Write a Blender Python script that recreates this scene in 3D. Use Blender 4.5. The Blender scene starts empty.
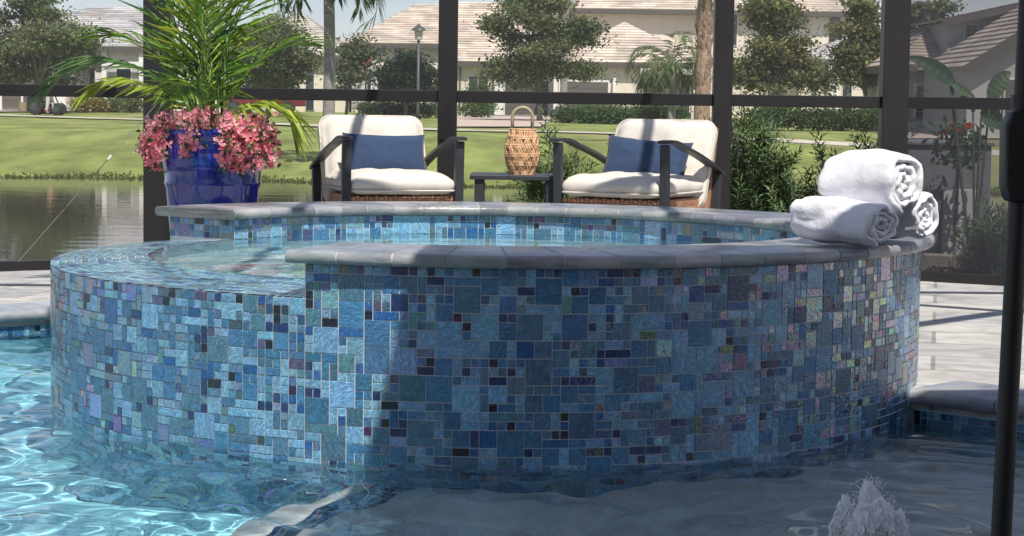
import bpy, bmesh, math, random
import numpy as np
from math import sin, cos, pi, radians as R
from mathutils import Vector, Matrix, noise
from mathutils.geometry import tessellate_polygon

random.seed(7); rng = np.random.default_rng(7)
scene = bpy.context.scene
COL = scene.collection
U = random.uniform

# ------------------------------------------------------------------ camera
EYE = .884; FPX = 2000.; PIT = R(4.64); ROLL = R(.806)
cam_d = bpy.data.cameras.new('camera'); cam = bpy.data.objects.new('camera', cam_d); COL.objects.link(cam)
cam_d.sensor_width = 36; cam_d.lens = FPX*36/1024; cam_d.clip_start = .05; cam_d.clip_end = 5000
cam.matrix_world = Matrix.Translation((0, 0, EYE)) @ Matrix.Rotation(pi/2-PIT, 4, 'X') @ Matrix.Rotation(ROLL, 4, 'Z')
scene.camera = cam

def at(px, py, Y):                       # surveying helper: the world point seen at a picture position, Y metres away
    a, b = px-512, py-268
    x = a*cos(ROLL)+b*sin(ROLL); u = (a*sin(ROLL)-b*cos(ROLL))/FPX
    d = Vector((x/FPX, cos(PIT)+u*sin(PIT), -sin(PIT)+u*cos(PIT)))
    return d*(Y/d.y)+Vector((0, 0, EYE))

# ------------------------------------------------------------------ terrain profile
GY = [-50, 10.7, 11.6, 13.5, 16, 43, 47, 60, 75, 92, 118, 150, 900]
GZ = [-.06, -.06, -.25, -1.05, -1.6, -1.6, -1.02, -.12, .04, .17, .33, .4, .4]
def hgt(y): return float(np.interp(y, GY, GZ))
def ground(px, py):                      # where the view ray lands on the far lawn
    lo, hi = 48., 400.
    for _ in range(40):
        m = (lo+hi)/2
        if at(px, py, m).z > hgt(m): lo = m
        else: hi = m
    p = at(px, py, lo); return Vector((p.x, p.y, hgt(p.y)))

# ------------------------------------------------------------------ materials
def nodes_of(m):
    m.use_nodes = True; nt = m.node_tree; return nt, nt.nodes['Principled BSDF']
def N(nt, t, **kw):
    n = nt.nodes.new(t)
    for k, v in kw.items():
        if k in n.inputs: n.inputs[k].default_value = v
        else: setattr(n, k, v)
    return n
def mat(name, col=(.5, .5, .5), rough=.6, var=.18, scale=6., bump=0., bscale=60., metal=0., attr=None, spec=.5,
        trans=0., sheen=0., stretch=None, detail=6., dirt=None, coat=0., bdist=.01):
    m = bpy.data.materials.new(name); nt, b = nodes_of(m); L = nt.links.new
    tc = N(nt, 'ShaderNodeTexCoord'); src = tc.outputs['Object']
    if stretch:
        mp = N(nt, 'ShaderNodeMapping'); mp.inputs['Scale'].default_value = stretch; L(src, mp.inputs['Vector']); src = mp.outputs[0]
    n1 = N(nt, 'ShaderNodeTexNoise', Scale=scale, Detail=detail, Roughness=.6); L(src, n1.inputs['Vector'])
    mr = N(nt, 'ShaderNodeMapRange'); mr.inputs['From Min'].default_value = .3; mr.inputs['From Max'].default_value = .7
    mr.inputs['To Min'].default_value = 1-var; mr.inputs['To Max'].default_value = 1+var; L(n1.outputs['Fac'], mr.inputs['Value'])
    mul = N(nt, 'ShaderNodeMix', data_type='RGBA', blend_type='MULTIPLY'); mul.inputs['Factor'].default_value = 1
    if attr:
        a = N(nt, 'ShaderNodeAttribute', attribute_name=attr); L(a.outputs['Color'], mul.inputs['A'])
    else: mul.inputs['A'].default_value = (*col, 1)
    L(mr.outputs[0], mul.inputs['B']); out = mul.outputs['Result']
    if dirt:
        n3 = N(nt, 'ShaderNodeTexNoise', Scale=dirt[1], Detail=5.); L(src, n3.inputs['Vector'])
        r3 = N(nt, 'ShaderNodeMapRange'); r3.inputs['From Min'].default_value = .52; r3.inputs['From Max'].default_value = .72
        L(n3.outputs['Fac'], r3.inputs['Value'])
        mx = N(nt, 'ShaderNodeMix', data_type='RGBA'); L(r3.outputs[0], mx.inputs['Factor']); L(out, mx.inputs['A'])
        mx.inputs['B'].default_value = (*dirt[0], 1); out = mx.outputs['Result']
    L(out, b.inputs['Base Color'])
    b.inputs['Roughness'].default_value = rough; b.inputs['Metallic'].default_value = metal
    b.inputs['Specular IOR Level'].default_value = spec
    if coat: b.inputs['Coat Weight'].default_value = coat; b.inputs['Coat Roughness'].default_value = .05
    if sheen: b.inputs['Sheen Weight'].default_value = sheen
    if bump:
        n2 = N(nt, 'ShaderNodeTexNoise', Scale=bscale, Detail=4.); L(src, n2.inputs['Vector'])
        bp = N(nt, 'ShaderNodeBump', Strength=bump, Distance=bdist); L(n2.outputs['Fac'], bp.inputs['Height']); L(bp.outputs[0], b.inputs['Normal'])
    if trans:
        o = nt.nodes['Material Output']; ms = N(nt, 'ShaderNodeMixShader'); ms.inputs[0].default_value = trans
        t = N(nt, 'ShaderNodeBsdfTranslucent'); L(out, t.inputs['Color'])
        L(b.outputs[0], ms.inputs[1]); L(t.outputs[0], ms.inputs[2]); L(ms.outputs[0], o.inputs['Surface'])
    return m

def tile_material(name, wave=.35, gloss=.10, irid=1.):
    m = bpy.data.materials.new(name); nt, b = nodes_of(m); L = nt.links.new
    tc = N(nt, 'ShaderNodeTexCoord')
    a = N(nt, 'ShaderNodeAttribute', attribute_name='tint'); r = N(nt, 'ShaderNodeAttribute', attribute_name='rnd')
    sx = N(nt, 'ShaderNodeSeparateColor'); L(r.outputs['Color'], sx.inputs[0])
    # every tile has its own wavy glass: shift the noise by the tile's random numbers
    off = N(nt, 'ShaderNodeVectorMath', operation='SCALE'); L(r.outputs['Color'], off.inputs[0]); off.inputs['Scale'].default_value = 40
    add = N(nt, 'ShaderNodeVectorMath', operation='ADD'); L(tc.outputs['Object'], add.inputs[0]); L(off.outputs[0], add.inputs[1])
    rot = N(nt, 'ShaderNodeVectorRotate', rotation_type='AXIS_ANGLE'); L(add.outputs[0], rot.inputs['Vector'])
    ang = N(nt, 'ShaderNodeMath', operation='MULTIPLY'); L(sx.outputs[2], ang.inputs[0]); ang.inputs[1].default_value = 2.2
    L(ang.outputs[0], rot.inputs['Angle']); rot.inputs['Axis'].default_value = (.2, 1, .1)
    mp = N(nt, 'ShaderNodeMapping'); mp.inputs['Scale'].default_value = (1., 1., 3.2); L(rot.outputs[0], mp.inputs['Vector'])
    n = N(nt, 'ShaderNodeTexNoise', Scale=55., Detail=2.5, Distortion=1.4); L(mp.outputs[0], n.inputs['Vector'])
    bp = N(nt, 'ShaderNodeBump', Strength=wave, Distance=.012); L(n.outputs['Fac'], bp.inputs['Height'])
    # streaks of lighter colour along the same waves
    st = N(nt, 'ShaderNodeMapRange'); st.inputs['From Min'].default_value = .44; st.inputs['From Max'].default_value = .64
    st.inputs['To Min'].default_value = .74; st.inputs['To Max'].default_value = 1.45; L(n.outputs['Fac'], st.inputs['Value'])
    mul = N(nt, 'ShaderNodeMix', data_type='RGBA', blend_type='MULTIPLY'); mul.inputs['Factor'].default_value = 1
    L(a.outputs['Color'], mul.inputs['A']); L(st.outputs[0], mul.inputs['B'])
    L(mul.outputs['Result'], b.inputs['Base Color']); L(bp.outputs[0], b.inputs['Normal'])
    b.inputs['Roughness'].default_value = gloss; b.inputs['Specular IOR Level'].default_value = .75
    # iridescent metal-oxide film: hue drifts with the viewing angle, the tile and its waves
    lw = N(nt, 'ShaderNodeLayerWeight', Blend=.45); L(bp.outputs[0], lw.inputs['Normal'])
    h1 = N(nt, 'ShaderNodeMath', operation='MULTIPLY_ADD'); L(lw.outputs['Facing'], h1.inputs[0]); h1.inputs[1].default_value = 2.3; L(sx.outputs[0], h1.inputs[2])
    h2 = N(nt, 'ShaderNodeMath', operation='MULTIPLY_ADD'); L(n.outputs['Fac'], h2.inputs[0]); h2.inputs[1].default_value = .8; L(h1.outputs[0], h2.inputs[2])
    h3 = N(nt, 'ShaderNodeMath', operation='FRACT'); L(h2.outputs[0], h3.inputs[0])
    hsv = N(nt, 'ShaderNodeCombineColor', mode='HSV'); L(h3.outputs[0], hsv.inputs[0]); hsv.inputs[1].default_value = .8; hsv.inputs[2].default_value = 1.
    g = N(nt, 'ShaderNodeBsdfGlossy', Roughness=.16); L(hsv.outputs[0], g.inputs['Color']); L(bp.outputs[0], g.inputs['Normal'])
    fw = N(nt, 'ShaderNodeMath', operation='MULTIPLY_ADD'); L(lw.outputs['Facing'], fw.inputs[0]); fw.inputs[1].default_value = 2.7*irid; fw.inputs[2].default_value = .03
    fac = N(nt, 'ShaderNodeMath', operation='MULTIPLY', use_clamp=True); L(sx.outputs[1], fac.inputs[0]); L(fw.outputs[0], fac.inputs[1])
    ms = N(nt, 'ShaderNodeMixShader'); L(fac.outputs[0], ms.inputs[0]); L(b.outputs[0], ms.inputs[1]); L(g.outputs[0], ms.inputs[2])
    L(ms.outputs[0], nt.nodes['Material Output'].inputs['Surface'])
    return m

def water_material(name, tint, rough=.02, bump=.0, bscale=8., f0=1.0):
    m = bpy.data.materials.new(name); m.use_nodes = True; nt = m.node_tree; L = nt.links.new
    nt.nodes.remove(nt.nodes['Principled BSDF']); o = nt.nodes['Material Output']
    fr = N(nt, 'ShaderNodeFresnel', IOR=1.33); t = N(nt, 'ShaderNodeBsdfTransparent', Color=(*tint, 1))
    g = N(nt, 'ShaderNodeBsdfGlossy', Roughness=rough); g.inputs['Color'].default_value = (1, 1, 1, 1)
    ms = N(nt, 'ShaderNodeMixShader'); L(fr.outputs[0], ms.inputs[0]); L(t.outputs[0], ms.inputs[1]); L(g.outputs[0], ms.inputs[2])
    if bump:
        tc = N(nt, 'ShaderNodeTexCoord'); mp = N(nt, 'ShaderNodeMapping'); mp.inputs['Scale'].default_value = (1, 1, 1); L(tc.outputs['Object'], mp.inputs[0])
        n = N(nt, 'ShaderNodeTexNoise', Scale=bscale, Detail=4., Distortion=.6); L(mp.outputs[0], n.inputs['Vector'])
        b = N(nt, 'ShaderNodeBump', Strength=bump, Distance=.02); L(n.outputs['Fac'], b.inputs['Height'])
        L(b.outputs[0], g.inputs['Normal']); L(b.outputs[0], fr.inputs['Normal'])
    L(ms.outputs[0], o.inputs['Surface']); return m

# ------------------------------------------------------------------ mesh builder
class MB:
    def __init__(s): s.v = []; s.f = []; s.c = []; s.r = []; s.cc = (1, 1, 1); s.rr = (.5, .5, .5)
    def face(s, idx): s.f.append(tuple(idx)); s.c.append(s.cc); s.r.append(s.rr)
    def add(s, pts, faces):
        o = len(s.v); s.v.extend([tuple(p) for p in pts])
        for f in faces: s.face([i+o for i in f])
        return s
    def poly(s, *pts): return s.add(pts, [tuple(range(len(pts)))])
    def box(s, x0, x1, y0, y1, z0, z1):
        return s.add([(x0,y0,z0),(x1,y0,z0),(x1,y1,z0),(x0,y1,z0),(x0,y0,z1),(x1,y0,z1),(x1,y1,z1),(x0,y1,z1)],
                     [(0,3,2,1),(4,5,6,7),(0,1,5,4),(1,2,6,5),(2,3,7,6),(3,0,4,7)])
    def bar(s, a, b, w, h, up=(0, 0, 1)):     # rectangular bar from a to b, w across, h along up
        a = Vector(a); b = Vector(b); d = (b-a).normalized(); side = d.cross(Vector(up))
        if side.length < 1e-4: side = d.cross(Vector((0, 1, 0)))
        side.normalize(); n = side.cross(d).normalized(); P = []
        for q in (a, b):
            for i, j in ((-1,-1),(1,-1),(1,1),(-1,1)): P.append(q+side*(i*w/2)+n*(j*h/2))
        return s.add(P, [(3,2,1,0),(4,5,6,7),(0,1,5,4),(1,2,6,5),(2,3,7,6),(3,0,4,7)])
    def tube(s, pts, rad, n=8, caps=True):
        pts = [Vector(p) for p in pts]; rad = rad if isinstance(rad, (list, tuple)) else [rad]*len(pts); V = []; F = []
        u = None
        for i, p in enumerate(pts):
            d = (pts[min(i+1, len(pts)-1)]-pts[max(i-1, 0)]).normalized()
            if u is None: u = d.cross(Vector((0, 0, 1)) if abs(d.z) < .9 else Vector((1, 0, 0)))
            u = (u-d*u.dot(d)).normalized(); w = d.cross(u)
            for k in range(n):
                t = 2*pi*k/n; V.append(p+(u*cos(t)+w*sin(t))*rad[i])
        for i in range(len(pts)-1):
            for k in range(n): F.append((i*n+k, i*n+(k+1)%n, (i+1)*n+(k+1)%n, (i+1)*n+k))
        if caps: F += [tuple(range(n))[::-1], tuple(range((len(pts)-1)*n, len(pts)*n))]
        return s.add(V, F)
    def lathe(s, prof, n=48, c=(0, 0, 0)):
        V = []; F = []
        for r_, z in prof:
            for k in range(n): t = 2*pi*k/n; V.append((c[0]+r_*cos(t), c[1]+r_*sin(t), c[2]+z))
        for i in range(len(prof)-1):
            for k in range(n): F.append((i*n+k, i*n+(k+1)%n, (i+1)*n+(k+1)%n, (i+1)*n+k))
        return s.add(V, F)
    def grid(s, fn, nu, nv, close_u=False):
        V = [fn(i/(nu-(0 if close_u else 1)), j/(nv-1)) for j in range(nv) for i in range(nu)]; F = []
        for j in range(nv-1):
            for i in range(nu if close_u else nu-1): F.append((j*nu+i, j*nu+(i+1)%nu, (j+1)*nu+(i+1)%nu, (j+1)*nu+i))
        return s.add(V, F)
    def build(s, name, material, parent=None, world=True, smooth=False, bevel=0, seg=2, col=False, solid=0, angle=None):
        off = Vector((0, 0, 0))
        if parent is not None and world:
            p = parent
            while p is not None: off += p.location; p = p.parent
        me = bpy.data.meshes.new(name)
        me.from_pydata([(v[0]-off.x, v[1]-off.y, v[2]-off.z) for v in s.v], [], s.f)
        if col:
            ca = me.attributes.new('tint', 'FLOAT_COLOR', 'FACE'); ca.data.foreach_set('color', np.array([(*c, 1) for c in s.c], 'f').ravel())
            cr = me.attributes.new('rnd', 'FLOAT_COLOR', 'FACE'); cr.data.foreach_set('color', np.array([(*c, 1) for c in s.r], 'f').ravel())
        if bevel or not col:
            bm = bmesh.new(); bm.from_mesh(me)
            if not col: bmesh.ops.recalc_face_normals(bm, faces=bm.faces)
            if bevel:
                bmesh.ops.remove_doubles(bm, verts=bm.verts, dist=1e-5)
                ed = [e for e in bm.edges if len(e.link_faces) == 2 and e.calc_face_angle(0) > .6]
                bmesh.ops.bevel(bm, geom=ed, offset=bevel, segments=seg, affect='EDGES', profile=.5, clamp_overlap=True)
            bm.to_mesh(me); bm.free()
        if smooth: me.polygons.foreach_set('use_smooth', [True]*len(me.polygons))
        if smooth and angle: me.set_sharp_from_angle(angle=angle)
        me.update()
        o = bpy.data.objects.new(name, me); COL.objects.link(o); me.materials.append(material)
        if parent is not None: o.parent = parent
        return o

def tag(o, label=None, cat=None, group=None, kind=None):
    for k, v in (('label', label), ('category', cat), ('group', group), ('kind', kind)):
        if v: o[k] = v
    return o
def thing(name, label, cat, loc=(0, 0, 0), rz=0, group=None):
    o = bpy.data.objects.new(name, None); COL.objects.link(o); o.location = loc; o.rotation_euler = (0, 0, rz)
    o.empty_display_size = .1
    return tag(o, label, cat, group)
def copy_tree(o, parent=None):
    c = o.copy(); COL.objects.link(c)
    if parent is not None: c.parent = parent
    for ch in list(o.children):
        copy_tree(ch, c)
    return c
def jit(c, a): k = 1+U(-a, a); return tuple(max(0, x*k*(1+U(-a*.35, a*.35))) for x in c)

# ------------------------------------------------------------------ light and air
SUN = Vector((.17, -.5, .85)).normalized()
w = bpy.data.worlds.new('World'); scene.world = w; w.use_nodes = True; nt = w.node_tree
bg = nt.nodes['Background']; sky = nt.nodes.new('ShaderNodeTexSky'); sky.sky_type = 'NISHITA'; sky.sun_disc = False
sky.sun_elevation = math.asin(SUN.z); sky.sun_rotation = math.atan2(SUN.x, SUN.y); sky.dust_density = 0.; sky.ozone_density = 2.2; sky.air_density = 1.0
tc = nt.nodes.new('ShaderNodeTexCoord'); mp = nt.nodes.new('ShaderNodeMapping'); mp.inputs['Scale'].default_value = (1, 1, 2.6); mp.inputs['Location'].default_value = (.3, .1, .2)
nz = nt.nodes.new('ShaderNodeTexNoise'); nz.inputs['Scale'].default_value = 3.4; nz.inputs['Detail'].default_value = 8; nz.inputs['Roughness'].default_value = .58
mr = nt.nodes.new('ShaderNodeMapRange'); mr.inputs['From Min'].default_value = .46; mr.inputs['From Max'].default_value = .64; mr.inputs['To Max'].default_value = .85
mx = nt.nodes.new('ShaderNodeMix'); mx.data_type = 'RGBA'; mx.inputs['B'].default_value = (9.5, 9.8, 10.2, 1)
L = nt.links.new
L(tc.outputs['Generated'], mp.inputs[0]); L(mp.outputs[0], nz.inputs['Vector']); L(nz.outputs['Fac'], mr.inputs['Value'])
L(mr.outputs[0], mx.inputs['Factor']); tn = nt.nodes.new('ShaderNodeMix'); tn.data_type = 'RGBA'; tn.blend_type = 'MULTIPLY'; tn.inputs['Factor'].default_value = 1; tn.inputs['B'].default_value = (.93, .915, 1.09, 1); L(sky.outputs[0], tn.inputs['A']); L(tn.outputs['Result'], mx.inputs['A']); L(mx.outputs['Result'], bg.inputs['Color']); bg.inputs['Strength'].default_value = .075
ld = bpy.data.lights.new('sun', 'SUN'); ld.energy = 4.7; ld.angle = R(.55); ld.color = (1, .955, .88)
lo = bpy.data.objects.new('sun', ld); COL.objects.link(lo); lo.rotation_euler = SUN.to_track_quat('Z', 'Y').to_euler(); lo.location = (3, -8, 20)
scene.view_settings.view_transform = 'Standard'; scene.view_settings.look = 'None'; scene.view_settings.gamma = 1; scene.view_settings.exposure = .27
scene.cycles.use_denoising = True; scene.cycles.max_bounces = 10; scene.cycles.transparent_max_bounces = 24
scene.cycles.sample_clamp_indirect = 6; scene.cycles.glossy_bounces = 4; scene.cycles.diffuse_bounces = 3

hz = bpy.data.materials.new('screen_veil_haze'); hz.use_nodes = True; nt = hz.node_tree; nt.nodes.remove(nt.nodes['Principled BSDF']); pv = nt.nodes.new('ShaderNodeVolumePrincipled')
pv.inputs['Color'].default_value = (.96, .95, .93, 1); pv.inputs['Density'].default_value = .0006; nt.links.new(pv.outputs[0], nt.nodes['Material Output'].inputs['Volume'])  # added volume standing in for the veil of the unbuilt screens
hb = bmesh.new(); bmesh.ops.create_cube(hb, size=1); hm = bpy.data.meshes.new('veil_haze'); bmesh.ops.transform(hb, matrix=Matrix.Translation((0, 92, 9.5)) @ Matrix.Diagonal((310, 316, 24, 1)), verts=hb.verts); hb.to_mesh(hm); hb.free()
ho = bpy.data.objects.new('veil_haze', hm); COL.objects.link(ho); hm.materials.append(hz); ho['kind'] = 'stuff'

# ------------------------------------------------------------------ palette
M = {}
M['lawn'] = mat('lawn_grass', (.185, .215, .062), .9, .45, .7, .8, 9, dirt=((.27, .25, .11), .25), spec=.15, stretch=(1, .35, 1))
M['mulch'] = mat('mulch', (.085, .06, .045), .95, .5, 30, 1., 60, dirt=((.2, .15, .11), 26), bdist=.03)
M['concrete'] = mat('pale_concrete', (.50, .44, .37), .85, .12, 1.5)
M['frame'] = mat('bronze_aluminium', (.017, .015, .015), .42, .2, 5, .05, 200)
M['chair_metal'] = mat('slate_metal', (.034, .037, .042), .45, .15, 12)
M['cushion'] = mat('cream_canvas', (.64, .59, .52), .9, .05, 14, .12, 700, spec=.2, sheen=.1, bdist=.002)
M['navy'] = mat('navy_canvas', (.030, .054, .112), .85, .12, 30, .2, 600, spec=.25, sheen=.15, bdist=.002)
M['wicker'] = mat('brown_wicker', (.42, .21, .12), .6, .3, 40, .4, 120, dirt=((.2, .09, .05), 60))
M['rattan'] = mat('pale_rattan', (.66, .40, .22), .55, .25, 40, .3, 160)
M['towel'] = mat('white_terry', (.78, .77, .805), .95, .04, 30, .35, 60, spec=.1, sheen=.3, bdist=.007)
M['pot'] = mat('cobalt_glaze', (.006, .016, .21), .12, .35, 9, .08, 12, coat=.8, dirt=((.012, .05, .34), 7))
M['soil'] = mat('soil', (.05, .035, .025), .95, .4, 30, .8, 50)
M['stone'] = mat('bluestone_coping', (1, 1, 1), .26, .38, 9, .2, 40, attr='tint', dirt=((.42, .41, .40), 5), spec=.45, stretch=(1, 1, 3))
M['grout'] = mat('pale_grout', (.62, .64, .645), .8, .08, 30)
M['tile'] = tile_material('iridescent_glass_mosaic', .32, .08, 1.)
M['plaster'] = mat('blue_pool_plaster', (.33, .69, .76), .7, .10, 5)
M['shelf'] = mat('grey_pebble_plaster', (.47, .46, .44), .8, .25, 7, .3, 60)
M['spa_plaster'] = mat('pale_spa_plaster', (.60, .74, .74), .7, .10, 6)
M['leaf'] = mat('leaf', attr='tint', rough=.5, var=.12, trans=.28, spec=.35)
M['farleaf'] = mat('far_leaf', attr='tint', rough=.75, var=.1, trans=.38, spec=.15)
M['petal'] = mat('pink_bract', attr='tint', rough=.6, var=.1, trans=.5, spec=.2)
M['bark'] = mat('grey_bark', (.17, .145, .12), .9, .3, 6, .8, 12, stretch=(1, 1, 4))
M['palmbark'] = mat('grey_palm_trunk', (.27, .25, .22), .9, .25, 5, .6, 10, stretch=(1, 1, 6))
M['boots'] = mat('brown_boot_fibre', (.34, .235, .165), .9, .4, 6, 1, 10, dirt=((.45, .33, .24), 4), stretch=(3, 3, 1), bdist=.05)
M['stem'] = mat('green_stem', (.10, .17, .035), .5, .25, 20)
M['dullstem'] = mat('dull_green_stem', (.05, .075, .035), .6, .25, 20)
M['rooftile'] = mat('concrete_roof_tile', attr='tint', rough=.8, var=.14, scale=1.2, dirt=((.30, .26, .22), .5))
M['stucco'] = mat('cream_stucco', (.70, .62, .51), .9, .06, 2, .2, 30)
M['white_stucco'] = mat('white_stucco', (.70, .69, .66), .9, .06, 2)
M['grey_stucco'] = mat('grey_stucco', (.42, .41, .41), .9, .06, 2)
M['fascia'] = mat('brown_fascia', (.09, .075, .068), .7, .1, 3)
M['trim'] = mat('white_trim', (.72, .70, .66), .7, .05, 3)
M['garage'] = mat('dark_garage_door', (.10, .085, .08), .7, .12, 3)
M['pane'] = mat('dark_window_pane', (.03, .04, .045), .08, .2, 2, spec=.8)
M['roof_under'] = mat('lanai_ceiling', (.30, .30, .30), .8, .05, 3)
M['black'] = mat('black_powder_coat', (.006, .006, .0065), .45, .2, 10)
M['rubber'] = mat('dark_rubber', (.02, .02, .02), .8, .2, 10)
M['red'] = mat('red_paint', (.16, .02, .02), .35, .1, 3)
M['orange'] = mat('orange_vest', (.75, .13, .04), .8, .1, 10)
M['khaki'] = mat('pale_trousers', (.58, .54, .50), .9, .1, 10)
M['skin'] = mat('skin', (.42, .25, .18), .6, .08, 10)
M['lamp'] = mat('lamp_metal', (.06, .065, .065), .5, .1, 5)
M['flagpink'] = mat('pink_banner', (.62, .22, .22), .8, .2, 3)
M['cabinet'] = mat('grey_cabinet', (.15, .15, .165), .6, .08, 4)
M['edging'] = mat('pale_edging_stone', (.50, .43, .36), .85, .2, 12, .3, 30)

# deck pavers: large travertine slabs laid in a running bond
def paver_material():
    m = bpy.data.materials.new('travertine_pavers'); nt, b = nodes_of(m); L = nt.links.new
    tc = N(nt, 'ShaderNodeTexCoord'); mp = N(nt, 'ShaderNodeMapping'); mp.inputs['Rotation'].default_value = (0, 0, R(12)); L(tc.outputs['Object'], mp.inputs[0])
    br = N(nt, 'ShaderNodeTexBrick', offset=.37, squash=1.5, squash_frequency=2); L(mp.outputs[0], br.inputs['Vector'])
    br.inputs['Scale'].default_value = 1; br.inputs['Brick Width'].default_value = .61; br.inputs['Row Height'].default_value = .41
    br.inputs['Mortar Size'].default_value = .009; br.inputs['Mortar Smooth'].default_value = .3; br.inputs['Bias'].default_value = .0
    br.inputs['Color1'].default_value = (.49, .465, .43, 1); br.inputs['Color2'].default_value = (.34, .335, .335, 1); br.inputs['Mortar'].default_value = (.26, .245, .23, 1)
    n = N(nt, 'ShaderNodeTexNoise', Scale=5., Detail=8., Distortion=1.2); L(tc.outputs['Object'], n.inputs['Vector'])
    mr = N(nt, 'ShaderNodeMapRange'); mr.inputs['From Min'].default_value = .3; mr.inputs['From Max'].default_value = .7; mr.inputs['To Min'].default_value = .7; mr.inputs['To Max'].default_value = 1.15; L(n.outputs['Fac'], mr.inputs['Value'])
    mul = N(nt, 'ShaderNodeMix', data_type='RGBA', blend_type='MULTIPLY'); mul.inputs['Factor'].default_value = 1; L(br.outputs['Color'], mul.inputs['A']); L(mr.outputs[0], mul.inputs['B'])
    L(mul.outputs['Result'], b.inputs['Base Color']); b.inputs['Roughness'].default_value = .85; b.inputs['Specular IOR Level'].default_value = .25
    bp = N(nt, 'ShaderNodeBump', Strength=.4, Distance=.004); L(br.outputs['Fac'], bp.inputs['Height']); bp.invert = True; L(bp.outputs[0], b.inputs['Normal'])
    return m
M['paver'] = paver_material()

# ------------------------------------------------------------------ glass mosaic
UNIT = .0245
PAL = [((.165, .35, .515), 34), ((.05, .17, .315), 28), ((.07, .17, .25), 12), ((.010, .035, .12), 10), ((.005, .010, .026), 6), ((.015, .10, .28), 10), ((.08, .08, .15), 3)]
PALW = [p[1] for p in PAL]
SIZES = [(3, 3, .085), (2, 2, .16), (4, 1, .015), (3, 1, .04), (2, 1, .19), (1, 2, .05)]
def tile_colour(big=False):
    c = random.choices(PAL, PALW)[0][0]
    if big and random.random() < .8: c = random.choice([PAL[0][0], PAL[1][0], PAL[2][0]])
    return jit(c, .16)
def mosaic(mb, pos, ncol, nrow, wrap=False, gap=.0010, th=.0016):
    """pos(col,row,lift) -> point; packs 1x1 .. 3x3 glass tiles over a ncol x nrow grid, each a raised chamfered tile"""
    occ = np.zeros((ncol, nrow), bool)
    for j in range(nrow):
        for i in range(ncol):
            if occ[i, j]: continue
            w_, h_ = 1, 1; q = random.random(); acc = 0
            for sw, sh, p in SIZES:
                acc += p
                if q < acc:
                    if i+sw <= ncol and j+sh <= nrow and not occ[i:i+sw, j:j+sh].any(): w_, h_ = sw, sh
                    break
            occ[i:i+w_, j:j+h_] = True
            g = gap/UNIT; e = .0012/UNIT
            mb.cc = tile_colour(w_*h_ >= 4)
            mb.rr = (random.random(), (U(.2, .62) if random.random() < (.42 if w_*h_ < 4 else .28) else U(0, .05)), random.random())
            n0 = max(1, w_); P = []; ta, tb = U(-.0007, .0007), U(-.0007, .0007)
            for (dx, lift) in ((g, 0.), (g+e, th)):
                for k in range(n0+1):
                    c = i+dx+(w_-2*dx)*k/n0; P.append(pos(c, j+dx, lift+(ta*(k/n0-.5)-tb*.5 if lift else 0)))
                for k in range(n0+1):
                    c = i+w_-dx-(w_-2*dx)*k/n0; P.append(pos(c, j+h_-dx, lift+(ta*(.5-k/n0)+tb*.5 if lift else 0)))
            m = 2*(n0+1); F = [(k, (k+1) % m, m+(k+1) % m, m+k) for k in range(m)]
            for k in range(n0): F.append((m+k, m+k+1, m+m-2-k, m+m-1-k))
            mb.add(P, F)

# ------------------------------------------------------------------ the raised spa
SC = Vector((-.087, 6.84, 0)); RO = 1.457; RI = 1.135; ZT = .445; ZS = .350; ZSI = .366
A0, A1 = R(-109.2), R(147)              # the high wall runs from A0 over the right and the back to A1
def ring(a, r, z): return (SC.x+r*cos(a), SC.y+r*sin(a), z)
spa = thing('raised_spa', 'round raised spa clad in blue glass mosaic with grey stone coping, standing in the pool', 'spa', SC)
b = MB()
n = 150
def ringsolid(mb, a0, a1, prof, n):
    V = []; F = []; k = len(prof)
    for i in range(n+1):
        a = a0+(a1-a0)*i/n
        V += [ring(a, r, z) for r, z in prof]
    for i in range(n):
        for j in range(k): F.append((i*k+j, i*k+(j+1) % k, (i+1)*k+(j+1) % k, (i+1)*k+j))
    F += [tuple(range(k))[::-1], tuple(range(n*k, (n+1)*k))]
    mb.add(V, F)
ringsolid(b, A0, A1, [(RI, -.9), (RO, -.9), (RO, ZT), (RI, ZT)], 150)
ringsolid(b, A1+.0005, A0+2*pi-.0005, [(RI, -.9), (RO-.001, -.9), (RO-.001, ZS), (RI, ZSI)], 80)
b.build('spa_wall', M['grout'], spa).cycles.is_caustics_receiver = True
# outside mosaic
da = UNIT/RO; ncol_hi = int((A1-A0)/da); ncol_lo = int((A0+2*pi-A1)/da); row0 = -.93
nr_hi = int((ZT-row0)/UNIT); nr_lo = int((ZS-row0+.004)/UNIT)
hi_u = (A1-A0)/ncol_hi; lo_u = (A0+2*pi-A1)/ncol_lo
b = MB()
mosaic(b, lambda c, r, l: ring(A0+c*hi_u, RO+.0004+l, row0+r*(ZT-row0)/nr_hi), ncol_hi, nr_hi)
mosaic(b, lambda c, r, l: ring(A1+c*lo_u, RO+.0004+l, row0+r*(ZS-row0)/nr_lo), ncol_lo, nr_lo)
# inside mosaic
ui = UNIT/RI; nci = int((A1-A0)/ui); zi0 = .10; nri = int((ZT-zi0)/UNIT)
mosaic(b, lambda c, r, l: ring(A1-c*(A1-A0)/nci, RI-.0004-l, zi0+r*(ZT-zi0)/nri), nci, nri)
# the two cut ends of the high wall
def end_face(a, sgn):
    nc = int((RO-RI)/UNIT); t = Vector((-sin(a), cos(a), 0))*sgn
    nrr = 3
    def f(c, r, l):
        rr = (RO-c*(RO-RI)/nc) if sgn > 0 else (RI+c*(RO-RI)/nc)
        p = Vector(ring(a, rr, ZSI+.004+r*(ZT-ZSI-.004)/nrr)); return tuple(p+t*(l+.0006))
    mosaic(b, f, nc, nrr)
end_face(A1, 1); end_face(A0, -1)
b.build('mosaic_tile', M['tile'], spa, col=True).cycles.is_caustics_receiver = True
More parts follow.
